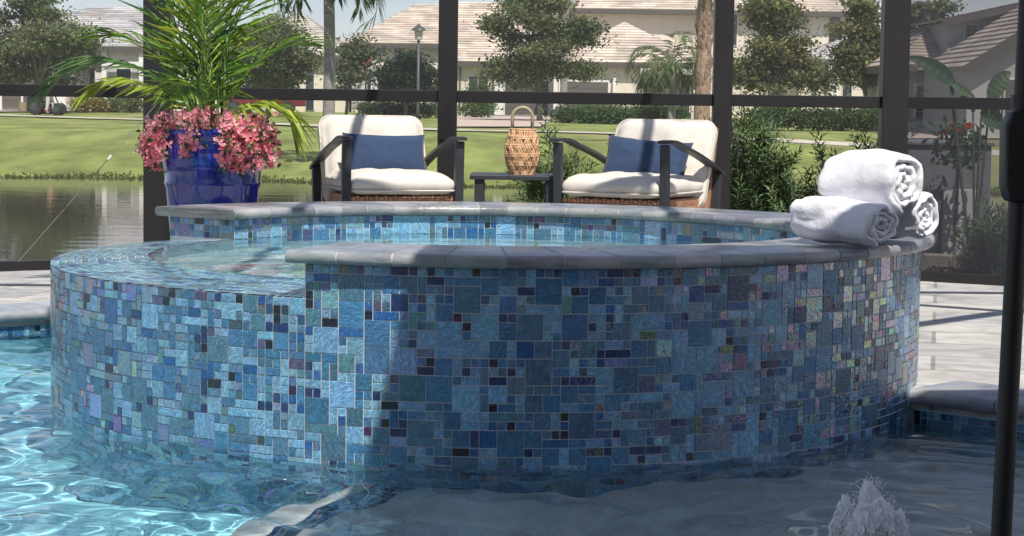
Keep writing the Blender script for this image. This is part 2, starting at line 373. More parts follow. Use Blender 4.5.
# spillway: concentric rows of small tiles, falling gently outwards
b = MB(); rows = 13; rw = (RO+.003-RI)/rows
for j in range(rows):
    r0 = RI+j*rw; r1 = r0+rw; a = A1+.004
    while a < A0+2*pi-.01:
        ln = random.choice([1, 1, 2, 2, 3])*UNIT/((r0+r1)/2); a2 = min(a+ln, A0+2*pi-.004); g = .0012; ga = g/r0
        z = lambda r: ZSI+(ZS-ZSI)*(r-RI)/(RO-RI)+.0035
        b.cc = jit(random.choices([(.26, .50, .63), (.16, .38, .53), (.12, .26, .36), (.04, .15, .33)], [46, 30, 14, 10])[0], .15)
        b.rr = (random.random(), U(.1, .35) if random.random() < .3 else .03, random.random())
        pts = [ring(a+ga, r0+g, z(r0)-.003), ring(a2-ga, r0+g, z(r0)-.003), ring(a2-ga, r1-g, z(r1)-.003), ring(a+ga, r1-g, z(r1)-.003)]
        e = .0003; ea = e/r0
        pts += [ring(a+ga+ea, r0+g+e, z(r0)), ring(a2-ga-ea, r0+g+e, z(r0)), ring(a2-ga-ea, r1-g-e, z(r1)), ring(a+ga+ea, r1-g-e, z(r1))]
        b.add(pts, [(4, 5, 6, 7)])
        a = a2
b.build('spillway_tile', M['tile'], spa, col=True)
# coping stones with bullnose edges, thin mortar joints between
def bullnose(ro, ri, zb, zt, seg=8):
    rr = (zt-zb)/2; zc = (zt+zb)/2; e = .8
    P = [(ro-e*rr+e*rr*cos(t), zc+rr*sin(t)) for t in np.linspace(-pi/2, pi/2, seg)]
    P += [(ri+rr+rr*cos(t), zc+rr*sin(t)) for t in np.linspace(pi/2, 3*pi/2, seg)]
    return P
CB, CT = .447, .483; CRO, CRI = RO+.044, RI-.03
prof = bullnose(CRO, CRI, CB, CT)
b = MB(); a = A0-.03; aend = A1+.028; step = R(5.8); i = 0
while a < aend-.02:
    a2 = min(a+step*U(.94, 1.06), aend)
    g = .0026/1.3; nseg = 4
    b.cc = jit(random.choice([(.26, .27, .28), (.20, .21, .225), (.33, .335, .34), (.165, .175, .19), (.28, .275, .275)]), .14); k = len(prof); V = []; F = []
    for q in range(nseg+1):
        aa = a+g+(a2-a-2*g)*q/nseg; V += [ring(aa, r, z) for r, z in prof]
    for q in range(nseg):
        for j in range(k): F.append((q*k+j, q*k+(j+1) % k, (q+1)*k+(j+1) % k, (q+1)*k+j))
    F += [tuple(range(k))[::-1], tuple(range(nseg*k, (nseg+1)*k))]
    b.add(V, F); a = a2
o = b.build('coping', M['stone'], spa, col=True, smooth=True, angle=.7)
b = MB(); ringsolid(b, A0-.028, A1+.026, [(r, z) for r, z in bullnose(CRO-.002, CRI+.002, CB+.001, CT-.0012)], 120)
b.build('mortar', mat('coping_mortar', (.42, .42, .41), .85, .15, 20), spa, smooth=True, angle=.7)
# basin, bench and floor inside
b = MB(); b.lathe([(RI, .36), (RI, .12), (RI-.003, .1), (RI-.004, -.08), (.74, -.08), (.72, -.10), (.70, -.5), (.05, -.52), (0.001, -.52)], 96, (SC.x, SC.y, 0))
b.build('spa_basin', M['spa_plaster'], spa, smooth=True, angle=.5).cycles.is_caustics_receiver = True

# ------------------------------------------------------------------ water
def waves(X, Y, n, lmin, lmax, amp, seed, pref=None):
    rg = np.random.default_rng(seed); Z = np.zeros_like(X)
    wx = X+.05*np.sin(2.1*Y+1.3*X)+.03*np.sin(5.3*X-3.1*Y); wy = Y+.05*np.sin(2.7*X-1.1*Y)+.03*np.sin(4.7*Y+3.7*X)
    for k in range(n):
        l = np.exp(rg.uniform(np.log(lmin), np.log(lmax))); a = rg.normal(pref, .6) if pref is not None else rg.uniform(0, 2*pi)
        Z += amp*l**1.15*np.sin(2*pi/l*(wx*np.cos(a)+wy*np.sin(a))+rg.uniform(0, 2*pi))
    return Z
def sheet(name, xs, ys, Z, keep, material):
    ny, nx = Z.shape; X, Y = np.meshgrid(xs, ys)
    idx = np.arange(nx*ny).reshape(ny, nx); q = np.stack([idx[:-1, :-1], idx[:-1, 1:], idx[1:, 1:], idx[1:, :-1]], -1)
    q = q[keep(X[:-1, :-1], Y[:-1, :-1])]
    used = np.unique(q); remap = np.zeros(nx*ny, int); remap[used] = np.arange(len(used))
    V = np.stack([X, Y, Z], -1).reshape(-1, 3)[used]; q = remap[q]
    me = bpy.data.meshes.new(name); me.vertices.add(len(V)); me.vertices.foreach_set('co', V.astype('f').ravel())
    me.loops.add(q.size); me.loops.foreach_set('vertex_index', q.astype('i').ravel())
    me.polygons.add(len(q)); me.polygons.foreach_set('loop_start', np.arange(0, q.size, 4, dtype='i')); me.polygons.foreach_set('loop_total', np.full(len(q), 4, 'i'))
    me.update(calc_edges=True); me.polygons.foreach_set('use_smooth', [True]*len(q)); me.materials.append(material)
    o = bpy.data.objects.new(name, me); COL.objects.link(o); return o
def glass_water(name, tint):
    m = bpy.data.materials.new(name); m.use_nodes = True; nt = m.node_tree; nt.nodes.remove(nt.nodes['Principled BSDF'])
    g = N(nt, 'ShaderNodeBsdfGlass', IOR=1.333, Roughness=0.); g.inputs['Color'].default_value = (*tint, 1)
    nt.links.new(g.outputs[0], nt.nodes['Material Output'].inputs['Surface']); return m
WZ = -.1
xs = np.linspace(-5.2, 4.2, 680); ys = 3.45+5.6*np.linspace(0, 1, 420)**1.15
X, Y = np.meshgrid(xs, ys); JET = (.825, 4.50)
Z = WZ+waves(X, Y, 26, .10, .75, .0050, 3, 1.35)+waves(X, Y, 18, .05, .16, .0016, 4)
rj = np.hypot(X-JET[0], Y-JET[1]); Z += .010*np.exp(-rj/.9)*np.sin(2*pi*rj/.17)+.012*np.exp(-rj/.12)
rs = np.hypot(X-SC.x, Y-SC.y)
water = sheet('pool_water', xs, ys, Z, lambda x, y: np.hypot(x-SC.x, y-SC.y) > 1.40, glass_water('pool_water', (.93, .985, 1.)))
tag(water, kind='structure'); water.cycles.is_caustics_caster = True
xs = np.linspace(SC.x-1.16, SC.x+1.16, 220); ys = np.linspace(SC.y-1.16, SC.y+1.16, 220); X, Y = np.meshgrid(xs, ys)
Z = .3715+waves(X, Y, 20, .06, .5, .0011, 9)
sw = sheet('spa_water', xs, ys, Z, lambda x, y: np.hypot(x-SC.x, y-SC.y) < RI+.012, glass_water('spa_water', (.90, .98, 1.)))
tag(sw, kind='structure'); sw.cycles.is_caustics_caster = True
ld.cycles.is_caustics_light = True

# ------------------------------------------------------------------ pool shell and deck
def edge_arc(a0, a1, r, n): return [(SC.x+r*cos(a0+(a1-a0)*i/n), SC.y+r*sin(a0+(a1-a0)*i/n)) for i in range(n+1)]
POOL = [(-6, 3.5), (4.185, 3.5), (1.285, 6.325)]; aR = math.atan2(6.325-SC.y, 1.285-SC.x); aL = math.atan2(8.40-SC.y, -1.93-SC.x)
POOL_L = [(-1.93, 8.40), (-2.75, 7.74), (-6, 5.55)]
def solid_poly(mb, poly, z0, z1):
    n = len(poly); tris = tessellate_polygon([[Vector((x, y, 0)) for x, y in poly]])
    mb.add([(x, y, z1) for x, y in poly], tris); mb.add([(x, y, z0) for x, y in poly], tris)
    mb.add([(x, y, z) for z in (z0, z1) for x, y in poly], [(i, (i+1) % n, n+(i+1) % n, n+i) for i in range(n)])
b = MB()
solid_poly(b, [(-9, -4), (9, -4), (9, 3.5), (-9, 3.5)], -.22, 0)
WALLP = [(4.6, 8.99), (1.97, 10.52), (-1.88, 10.66), (-4.7, 9.05)]
back = [(4.185, 3.5001), (9, 3.5001), (9, 9.2)]+WALLP+[(-9, 9), (-9, 3.5001), (-6, 3.5001), (-6, 5.55), (-2.75, 7.74), (-1.93, 8.40)]+edge_arc(aL, aR, 1.40, 40)+[(1.285, 6.325)]
solid_poly(b, back, -.22, 0)
tag(b.build('deck', M['paver']), kind='structure')
def sweep_edge(mb, pts, prof, stone=.32):
    # profile (out, z): out = over the pool; pts run with the pool on the right
    for (p, q) in zip(pts[:-1], pts[1:]):
        p = Vector((*p, 0)); q = Vector((*q, 0)); d = q-p; L_ = d.length; d.normalize(); nrm = Vector((d.y, -d.x, 0)); k = max(1, round(L_/stone)); n = len(prof)
        for i in range(k):
            a = p+d*(L_*i/k+.002); c = p+d*(L_*(i+1)/k-.002); mb.cc = jit((.33, .34, .37), .14)
            mb.add([tuple(x+nrm*o_+Vector((0, 0, z))) for x in (a, c) for o_, z in prof],
                   [(j, (j+1) % n, n+(j+1) % n, n+j) for j in range(n)]+[tuple(range(n))[::-1], tuple(range(n, 2*n))])
rr = .024; cp = [(.035-rr+rr*cos(t), -.018+rr*sin(t)) for t in np.linspace(-pi/2, pi/2, 8)]+[(-.27, .006), (-.27, -.042)]
b = MB(); sweep_edge(b, [(1.285, 6.325), (4.185, 3.5)], cp); sweep_edge(b, [(-6, 5.55), (-2.75, 7.74), (-1.93, 8.40), (-1.35, 8.87)][:], cp)
o = b.build('pool_coping', M['stone'], col=True, smooth=True, angle=.7); tag(o, kind='structure')
# pool walls and floors
b = MB()
loop = [(-6, 3.5), (4.185, 3.5), (1.285, 6.325)]+edge_arc(aR, aL-2*pi, 1.40, 40)+POOL_L
n = len(loop)
b.add([(x, y, z) for z in (-1.35, -.06) for x, y in loop], [(i, (i+1) % n, n+(i+1) % n, n+i) for i in range(n)])
b.poly((-6.2, 3.4, -.95), (4.4, 3.4, -.95), (4.4, 8.9, -.95), (-6.2, 8.9, -.95))
o = b.build('pool_basin', M['plaster']); tag(o, kind='structure'); o.cycles.is_caustics_receiver = True
SHELF = [(-.72, 3.501), (-.70, 4.45), (-.66, 4.8), (-.56, 5.15), (-.40, 5.42), (-.30, 5.55)]
b = MB(); solid_poly(b, SHELF+[(1.1, 6.0), (1.27, 6.3), (4.16, 3.501)], -1.31, -.36)
o = b.build('sun_shelf', M['shelf']); tag(o, kind='structure'); o.cycles.is_caustics_receiver = True
# blue trim tiles set along the shelf edge, and the waterline band
def polyline(pts):
    P = [Vector((*p, 0)) for p in pts]; d = [0]
    for a_, c_ in zip(P[:-1], P[1:]): d.append(d[-1]+(c_-a_).length)
    def f(s):
        for i in range(len(P)-1):
            if s <= d[i+1] or i == len(P)-2:
                t = (P[i+1]-P[i]).normalized(); return P[i]+t*(s-d[i]), Vector((t.y, -t.x, 0))
    return f, d[-1]
b = MB(); f, Ln = polyline(SHELF)
def pos(c, r, l):
    p, nn = f(c*UNIT); return tuple(p+nn*(.07+r*UNIT)+Vector((0, 0, -.3596+l)))
mosaic(b, pos, int(Ln/UNIT), 4)
for pts in ([(4.185, 3.5), (1.285, 6.325)], [(-1.33, 8.88), (-1.93, 8.40), (-2.75, 7.74), (-6, 5.55)]):
    f, Ln = polyline(pts)
    def pos(c, r, l, f=f):
        p, nn = f(c*UNIT); return tuple(p-nn*(l+.001)+Vector((0, 0, -.235+r*UNIT)))
    mosaic(b, pos, int(Ln/UNIT), 7)
tag(b.build('waterline_tile', M['tile'], col=True), kind='structure')

# bubbler jet on the sun shelf
b = MB()
def lobe(cx, cy, r0, h, sd):
    def f(u, v):
        t = 2*pi*u; r = r0*(1-v**2.)**.6+.001; z = v; c, q = cos(t), sin(t)
        r *= 1+.30*noise.noise(Vector((c*1.6+sd, q*1.6, z*2.4)))+.34*abs(noise.noise(Vector((c*4+sd, q*4, z*7))))+.17*noise.noise(Vector((c*9+sd, q*9, z*16)))+.10*noise.noise(Vector((c*22, q*22+sd, z*40)))
        k = (1-v)
        return (cx+r*c+.006*noise.noise(Vector((z*14, sd, 1))), cy+r*q, WZ-.02+z*(h+.02)+.020*noise.noise(Vector((c*5*k+sd, q*5*k, z*6)))+.014*noise.noise(Vector((c*14*k, q*14*k+sd, z*22))))
    b.grid(f, 140, 90, close_u=True)
jt = thing('bubbler_jet', 'small frothy white water jet bubbling up from the pool in the right foreground', 'water jet', (JET[0], JET[1], WZ))
LOBES = ((-.054, 0, .034, .110, 1), (.002, .01, .032, .142, 5), (.050, 0, .036, .085, 9), (-.012, -.02, .050, .098, 13), (.02, -.015, .042, .105, 23), (0, 0, .078, .028, 17))
for l in LOBES: lobe(JET[0]+l[0], JET[1]+l[1], *l[2:])
m = bpy.data.materials.new('white_foam'); nt, bb = nodes_of(m); bb.inputs['Base Color'].default_value = (.95, .955, .96, 1); bb.inputs['Roughness'].default_value = .12; bb.inputs['Transmission Weight'].default_value = .0; bb.inputs['IOR'].default_value = 1.33
b.build('foam_core', m, jt, smooth=True)
b = MB(); random.seed(5)
for k in range(620):
    t = U(0, 2*pi); v = U(0, 1.0); r = .080*(1-min(v, .98)**1.7)**.75*U(.8, 1.12)+U(0, .010); sz = U(.0007, .0020); c = Vector((JET[0]+r*cos(t), JET[1]+r*sin(t), WZ+v*.15+U(-.01, .015)))
    b.add([c+Vector(q)*sz for q in ((1,0,0),(-1,0,0),(0,1,0),(0,-1,0),(0,0,1.5),(0,0,-1.5))], [(0,2,4),(2,1,4),(1,3,4),(3,0,4),(2,0,5),(1,2,5),(3,1,5),(0,3,5)])
dr = b.build('droplets', m, jt, smooth=True); dr['kind'] = 'stuff'

# ------------------------------------------------------------------ the house the picture is taken from: covered lanai above and behind
lan = thing('covered_lanai', 'covered lanai roof of the house above the viewer, shading the spa front', 'roof', (3, 2, 0))
b = MB(); solid_poly(b, [(.26, 4.38), (3.6, 4.866), (3.6, -4), (-.16, -4)], 2.62, 2.80); b.build('ceiling_slab', M['roof_under'], lan)
b = MB(); b.bar((.245, 4.36, 2.71), (3.62, 4.852, 2.71), .03, .24); b.bar((.24, 4.38, 2.71), (-.18, -4, 2.71), .03, .24); b.build('fascia', M['trim'], lan)
b = MB(); b.box(-9, 9, -4.4, -4.0, -.02, 3.3); b.build('added_back_wall', M['stucco'], lan)  # unseen wall, added to block low sky and darken the reflections
b = MB(); b.box(-1.6, 2.6, -3.999, -3.96, .02, 2.2); b.build('sliding_door', M['pane'], lan)

# ------------------------------------------------------------------ screen enclosure
enc = thing('screen_enclosure', 'dark bronze aluminium screen enclosure with posts and a chair rail behind the patio', 'screen enclosure', (0, 10.6, 0))
def wall_y(x):                           # centre wall line
    return 10.66+(x+1.88)*(10.52-10.66)/3.85
posts = []
for px, wd in ((447, .10), (720, .098)):
    Y = 10.6; x = at(px, 150, Y).x; Y = wall_y(x); posts.append((x, Y))
    b = MB(); b.box(x-wd/2, x+wd/2, Y-.05, Y+.05, 0, 3.02); b.build('post', M['frame'], enc, bevel=.004, seg=1)
for px, wd, Y in ((158.5, .142, 10.66), (892, .135, 10.52)):
    x = at(px, 150, Y).x; posts.append((x, Y))
    b = MB(); b.box(x-wd/2, x+wd/2, Y-.06, Y+.06, 0, 3.02); b.build('post', M['frame'], enc, bevel=.004, seg=1)
xl, xr = posts[2][0], posts[3][0]
spans = [((-4.7, 9.05), (xl-.07, 10.62)), ((xl+.071, wall_y(xl)), (posts[0][0]-.05, posts[0][1])), ((posts[0][0]+.05, posts[0][1]), (posts[1][0]-.049, posts[1][1])),
         ((posts[1][0]+.049, posts[1][1]), (xr-.068, 10.52)), ((xr+.068, 10.49), (4.6, 8.99))]
for (a, c) in spans:
    for name, z, h, wd in (('chair_rail', .928, .062, .05), ('kick_rail', .026, .052, .05), ('top_rail', 2.99, .06, .05)):
        b = MB(); b.bar((*a, z), (*c, z), wd, h); b.build(name, M['frame'], enc, bevel=.003, seg=1)
for (x, Y) in posts[:1]:                 # gusset brackets under the rail
    b = MB(); b.add([(x-.012, Y-.052, .895), (x+.012, Y-.052, .895), (x+.045, Y-.052, .70), (x-.045, Y-.052, .70), (x-.012, Y-.075, .895), (x+.012, Y-.075, .895), (x+.045, Y-.058, .70), (x-.045, Y-.058, .70)],
                    [(0,3,2,1),(4,5,6,7),(0,1,5,4),(1,2,6,5),(2,3,7,6),(3,0,4,7)]); b.build('bracket', M['frame'], enc)
for x, Y in posts[:2]:                   # roof beams running back to the house
    b = MB(); b.bar((x+.02, Y, 3.05), (x+.02, 4.6, 2.9), .042, .07); b.build('roof_beam', M['frame'], enc)
for a, c in (((xl, 10.6, 3.05), (-1.0, 4.4, 2.9)), ((1.45, 5.65, 2.9), (4.5, 8.95, 3.05)), ((1.95, 7.71, 2.98), (4.2, 6.2, 2.98)), ((-4.4, 7.55, 3.), (4.2, 8.1, 3.)), ((-4.4, 9.3, 3.), (-1.6, 5.5, 3.))):
    b = MB(); b.bar(a, c, .06, .10); b.build('roof_beam', M['frame'], enc)
p, q = at(160, 100, 10.58), at(18, 262, 9.95)
b = MB(); b.tube([p, q], .0018, 6); cab = b.build('brace_cable', mat('steel_cable', (.16, .155, .15), .5, .1, 20), enc)
b = MB(); c = p.lerp(q, .37); b.tube([c-(q-p).normalized()*.016, c+(q-p).normalized()*.016], .006, 8); b.build('turnbuckle', M['trim'], cab)
def screen_mat(name, cover, col):
    m = bpy.data.materials.new(name); m.use_nodes = True; nt = m.node_tree; nt.nodes.remove(nt.nodes['Principled BSDF'])
    t = N(nt, 'ShaderNodeBsdfTransparent'); d = N(nt, 'ShaderNodeBsdfDiffuse'); d.inputs['Color'].default_value = (*col, 1)
    ms = N(nt, 'ShaderNodeMixShader'); ms.inputs[0].default_value = cover; L = nt.links.new
    L(t.outputs[0], ms.inputs[1]); L(d.outputs[0], ms.inputs[2]); L(ms.outputs[0], nt.nodes['Material Output'].inputs['Surface']); return m
SCR2 = screen_mat('dense_mesh', .57, (.055, .055, .065))
for k, (a, c) in list(enumerate(spans))[4:]:
    for z0, z1 in ((.053, .896), (.960, 2.96)):
        b = MB(); b.poly((*a, z0), (*c, z0), (*c, z1), (*a, z1)); b.build('screen_mesh', SCR2, enc)

# black umbrella pole with crank case close on the right
um = thing('umbrella_pole', 'black upright umbrella pole with a crank housing at the right edge, nearest to the viewer', 'umbrella pole', (at(1018, 268, 3.2).x-.0155, 3.2, 0))
x, y = um.location.x, um.location.y
TL = .0185
b = MB(); b.tube([(x, y, .03), (x+2.5*TL, y, 2.55)], .0166, 24); b.build('pole', M['black'], um, smooth=True, angle=.8)
b = MB(); b.lathe([(0.001, .0), (.24, .0), (.24, .03), (.05, .055), (.035, .12), (.024, .12), (.023, .05)], 32, (x, y, .001)); b.build('base', M['black'], um, smooth=True, angle=.5)
xh = x+.8*TL; b = MB(); b.add([(xh-.030+dx, y+dy, z) for z, dx in ((.742, .008), (.765, .0), (.862, -.002), (.886, .008)) for dy in (-.024, .024)]+[(xh+.032, y+dy, z) for z in (.742, .765, .862, .886) for dy in (-.024, .024)],
    [(0,2,3,1),(2,4,5,3),(4,6,7,5),(8,9,11,10),(10,11,13,12),(12,13,15,14),(0,8,10,2),(2,10,12,4),(4,12,14,6),(1,3,11,9),(3,5,13,11),(5,7,15,13),(0,1,9,8),(6,14,15,7)])
b.build('crank_housing', M['black'], um, bevel=.006, seg=3, smooth=True, angle=.6)
b = MB(); b.lathe([(.017, .892), (.021, .892), (.021, .912), (.017, .912)], 24, (x+.9*TL, y, 0)); b.build('collar', M['black'], um)

# ------------------------------------------------------------------ patio chairs, pillows, table, lantern
def soft_box(mb, w_, d, h, r, puff, xf, n=18, wr=.004, seed=0, tuft=None):
    def pt(p):
        x, y, z = p[0]*w_/2, p[1]*d/2, p[2]*h/2
        c = Vector((max(-w_/2+r, min(w_/2-r, x)), max(-d/2+r, min(d/2-r, y)), max(-h/2+r, min(h/2-r, z))))
        dv = Vector((x, y, z))-c
        q = c+(dv.normalized()*r if dv.length > 1e-6 else dv)
        k = max(0, 1-(2*x/w_)**4)*max(0, 1-(2*y/d)**4); q.z += puff*k*(1 if z > 0 else -.4 if z < 0 else 0)
        k2 = max(0, 1-(2*z/h)**2); q.x += .25*puff*k2*(x/(w_/2)); q.y += .25*puff*k2*(y/(d/2))
        nn = noise.noise(Vector((q.x*9+seed, q.y*9, q.z*9)))*wr+noise.noise(Vector((q.x*24+seed, q.y*20, q.z*20)))*wr*.5
        q.z += nn
        if tuft and z > 0:
            for tx, ty, td in tuft:
                e = Vector((q.x-tx, q.y-ty)); rr = e.length; an = math.atan2(e.y, e.x)
                q.z -= td*math.exp(-(rr/.06)**2)+td*.4*math.exp(-(rr/.14)**2)*max(0, cos(an*6+seed))**2
        return tuple(xf @ q)
    rng_ = [-1+2*i/n for i in range(n+1)]
    for ax in range(3):
        for s in (-1, 1):
            V = []; F = []
            for u in rng_:
                for v in rng_:
                    p = [0, 0, 0]; p[ax] = s; p[(ax+1) % 3] = u; p[(ax+2) % 3] = v; V.append(pt(p))
            for i in range(n):
                for j in range(n):
                    f = (i*(n+1)+j, (i+1)*(n+1)+j, (i+1)*(n+1)+j+1, i*(n+1)+j+1); F.append(f if s > 0 else f[::-1])
            mb.add(V, F)
def weld(o):
    bm = bmesh.new(); bm.from_mesh(o.data); bmesh.ops.remove_doubles(bm, verts=bm.verts, dist=2e-4); bmesh.ops.recalc_face_normals(bm, faces=bm.faces); bm.to_mesh(o.data); bm.free(); return o
def rrect(w_, d, r, z, n=6):
    P = []
    for cx, cy, a in ((w_/2-r, d/2-r, 0), (-w_/2+r, d/2-r, pi/2), (-w_/2+r, -d/2+r, pi), (w_/2-r, -d/2+r, 1.5*pi)):
        P += [Vector((cx+r*cos(a+pi/2*i/n), cy+r*sin(a+pi/2*i/n), z)) for i in range(n+1)]
    return P+P[:1]
RZ1, RZ2 = R(17), R(-26); CH1 = (-.52-.33*sin(RZ1), 9.4+.33*cos(RZ1), 0); CH2 = (.462-.33*sin(RZ2), 9.4+.33*cos(RZ2), 0)
BACKX = Matrix.Translation((0, .290, .600)) @ Matrix.Rotation(R(66), 4, 'X')
def woven(mb, o_, ux, uy, w_, h, cell=.022):
    o_, ux, uy = Vector(o_), Vector(ux), Vector(uy); nn = ux.cross(uy).normalized(); nx = int(w_/cell); ny = int(h/cell)
    for j in range(ny):
        for i in range(nx):
            up = ((i+j) % 2)*.004+.001; c = o_+ux*((i+.5)*w_/nx)+uy*((j+.5)*h/ny)+nn*up
            a, e = (.56, .36) if (i+j) % 2 else (.36, .56)
            P = [c+ux*(sx*a*w_/nx)+uy*(sy*e*h/ny)+nn*k for sx, sy, k in ((-1,-1,-.002),(1,-1,-.002),(1,1,-.002),(-1,1,-.002))]+[c+ux*(sx*a*.6*w_/nx)+uy*(sy*e*.6*h/ny)+nn*.003 for sx, sy in ((-1,-1),(1,-1),(1,1),(-1,1))]
            mb.add(P, [(4,5,6,7),(0,1,5,4),(1,2,6,5),(2,3,7,6),(3,0,4,7)])
def make_chair(label):
    t = thing('patio_chair', label, 'armchair', group='cream cushioned patio armchairs behind the spa'); B = dict(world=False)
    for s in (-1, 1):
        b = MB(); b.bar((s*.272, -.315, 0), (s*.272, -.345, .712), .042, .034, (0, 1, 0)); b.build('leg', M['chair_metal'], t, bevel=.004, **B)
        b = MB(); b.bar((s*.272, .30, 0), (s*.272, .37, .565), .042, .034, (0, 1, 0)); b.build('leg', M['chair_metal'], t, bevel=.004, **B)
        b = MB(); P = [Vector((s*.275, -.385+.80*u, .724+.01*sin(pi*min(1, u*3))-.165*u**1.6)) for u in np.linspace(0, 1, 13)]
        for a, c in zip(P[:-1], P[1:]): b.bar(a, c+(c-a)*.02, .046, .015)
        b.build('armrest', M['chair_metal'], t, **B)
        b = MB(); b.bar((s*.272, -.30, .360), (s*.272, .32, .340), .03, .04); b.build('side_rail', M['chair_metal'], t, bevel=.003, **B)
    b = MB(); b.box(-.245, .245, -.325, .27, .325, .450); b.bar((0, .30, .36), (0, .41, .79), .50, .03, (0, 1, 0))
    woven(b, (-.25, -.329, .308), (1, 0, 0), (0, 0, 1), .50, .145); woven(b, (.25, -.32, .308), (0, 1, 0), (0, 0, 1), .60, .105)
    b.build('wicker_seat', M['wicker'], t, **B)
    b = MB(); xf = Matrix.Translation((0, -.055, .505)); soft_box(b, .505, .60, .088, .043, .022, xf, 20, .008, 3)
    b.tube([xf @ p for p in rrect(.512, .607, .045, -.026)], .005, 6, False)
    weld(b.build('seat_cushion', M['cushion'], t, smooth=True, **B))
    b = MB(); soft_box(b, .515, .455, .125, .06, .034, BACKX, 24, .011, 8, [(.0, .06, .018)])
    b.tube([BACKX @ p for p in rrect(.526, .466, .06, .022)], .005, 6, False)
    weld(b.build('back_cushion', M['cushion'], t, smooth=True, **B))
    return t
chair = make_chair('cream cushioned armchair with a straight navy pillow, beside the flowering blue pot'); chair.location = CH1; chair.rotation_euler.z = RZ1
ch2 = copy_tree(chair); ch2.location = CH2; ch2.rotation_euler.z = RZ2
ch2['label'] = 'cream cushioned armchair with a crooked navy pillow, in front of the brown palm trunk'
def pillow(name, label, loc, rx, ry, rz, w_, h, seed, chair_loc, chair_rz):
    b = MB(); n = 26
    for s in (1, -1):
        def f(u, v):
            x, y = 2*u-1, 2*v-1; t = max(0, (1-abs(x)**2.6)*(1-abs(y)**2.6))**.5
            X_ = x*w_/2*(1-.07*(1-y*y)); Y_ = y*h/2*(1-.13*(1-x*x))
            return (X_, Y_, s*(.068*t)+.006*noise.noise(Vector((x*3+seed, y*3, s)))*t+.004*noise.noise(Vector((x*8+seed, y*6, s)))*t)
        b.grid(f, n, n)
    o = b.build(name, M['navy'], smooth=True); weld(o)
    Mx = Matrix.Translation((chair_loc[0], chair_loc[1], 0)) @ Matrix.Rotation(chair_rz, 4, 'Z') @ Matrix.Translation(loc) @ Matrix.Rotation(rz, 4, 'Z') @ Matrix.Rotation(rx, 4, 'X') @ Matrix.Rotation(ry, 4, 'Z')
    o.matrix_world = Mx; return tag(o, label, 'pillow', 'navy lumbar pillows on the armchairs')
pillow('throw_pillow', 'navy blue lumbar pillow sitting level on the armchair nearest the blue pot', (.01, .06, .632), R(66), R(-1), R(2), .42, .235, 1, CH1, RZ1)
pillow('throw_pillow', 'navy blue lumbar pillow slumped sideways on the armchair nearest the rolled towels', (.015, .055, .622), R(64), R(-5), R(10), .43, .25, 5, CH2, RZ2)

tx0, tx1, ty = at(470, 178, 9.62).x, at(560, 178, 9.62).x, 9.75
tb = thing('side_table', 'low dark grey metal side table standing between the two armchairs', 'table', ((tx0+tx1)/2, ty, 0))
b = MB(); b.box(tx0, tx1, ty-.2, ty+.2, .530, .552); b.build('tabletop', M['chair_metal'], tb, bevel=.003)
for x in (tx0+.045, tx1-.045):
    for y in (ty-.17, ty+.17):
        b = MB(); b.box(x-.022, x+.022, y-.015, y+.015, 0, .5295); b.build('leg', M['chair_metal'], tb, bevel=.003)
lx, ly, lz = at(522, 150, 9.72).x, 9.72, .553
lt = thing('rattan_lantern', 'woven rattan lantern with an arched handle standing on the side table', 'lantern', (lx, ly, lz))
def lr(z): return .058+.022*sin(pi*min(1, max(0, (z-.0)/.215)))
b = MB()
for z in (.006, .05, .093, .136, .178, .212):
    for dz in (-.005, .005):
        P = [(lx+(lr(z)+.003*sin(9*t+z*90))*cos(t), ly+(lr(z)+.003*sin(9*t+z*90))*sin(t), lz+z+dz) for t in np.linspace(0, 2*pi, 37)]; b.tube(P, .0048, 5, False)
for k in range(22):
    for s in (1, -1):
        P = []
        for i in range(25):
            z = .006+.206*i/24; t = 2*pi*k/22+s*.16*math.asin(sin(i/24*5*pi))/1.57+(.14 if k % 2 else 0); P.append((lx+(lr(z)+.002*s)*cos(t), ly+(lr(z)+.002*s)*sin(t), lz+z))
        b.tube(P, .0042, 5, False)
b.build('woven_body', M['rattan'], lt, smooth=True)
b = MB(); b.tube([(lx-.047, ly, lz+.20), (lx-.049, ly, lz+.275)]+[(lx-.049*cos(t), ly, lz+.275+.048*sin(t)) for t in np.linspace(.2, pi-.2, 10)]+[(lx+.049, ly, lz+.275), (lx+.047, ly, lz+.20)], .0085, 8)
b.build('handle', mat('bent_cane', (.36, .30, .19), .5, .2, 30), lt, smooth=True)
b = MB(); b.lathe([(.001, .004), (.054, .004), (.054, .01), (.001, .01)], 24, (lx, ly, lz)); b.build('base', M['wicker'], lt)

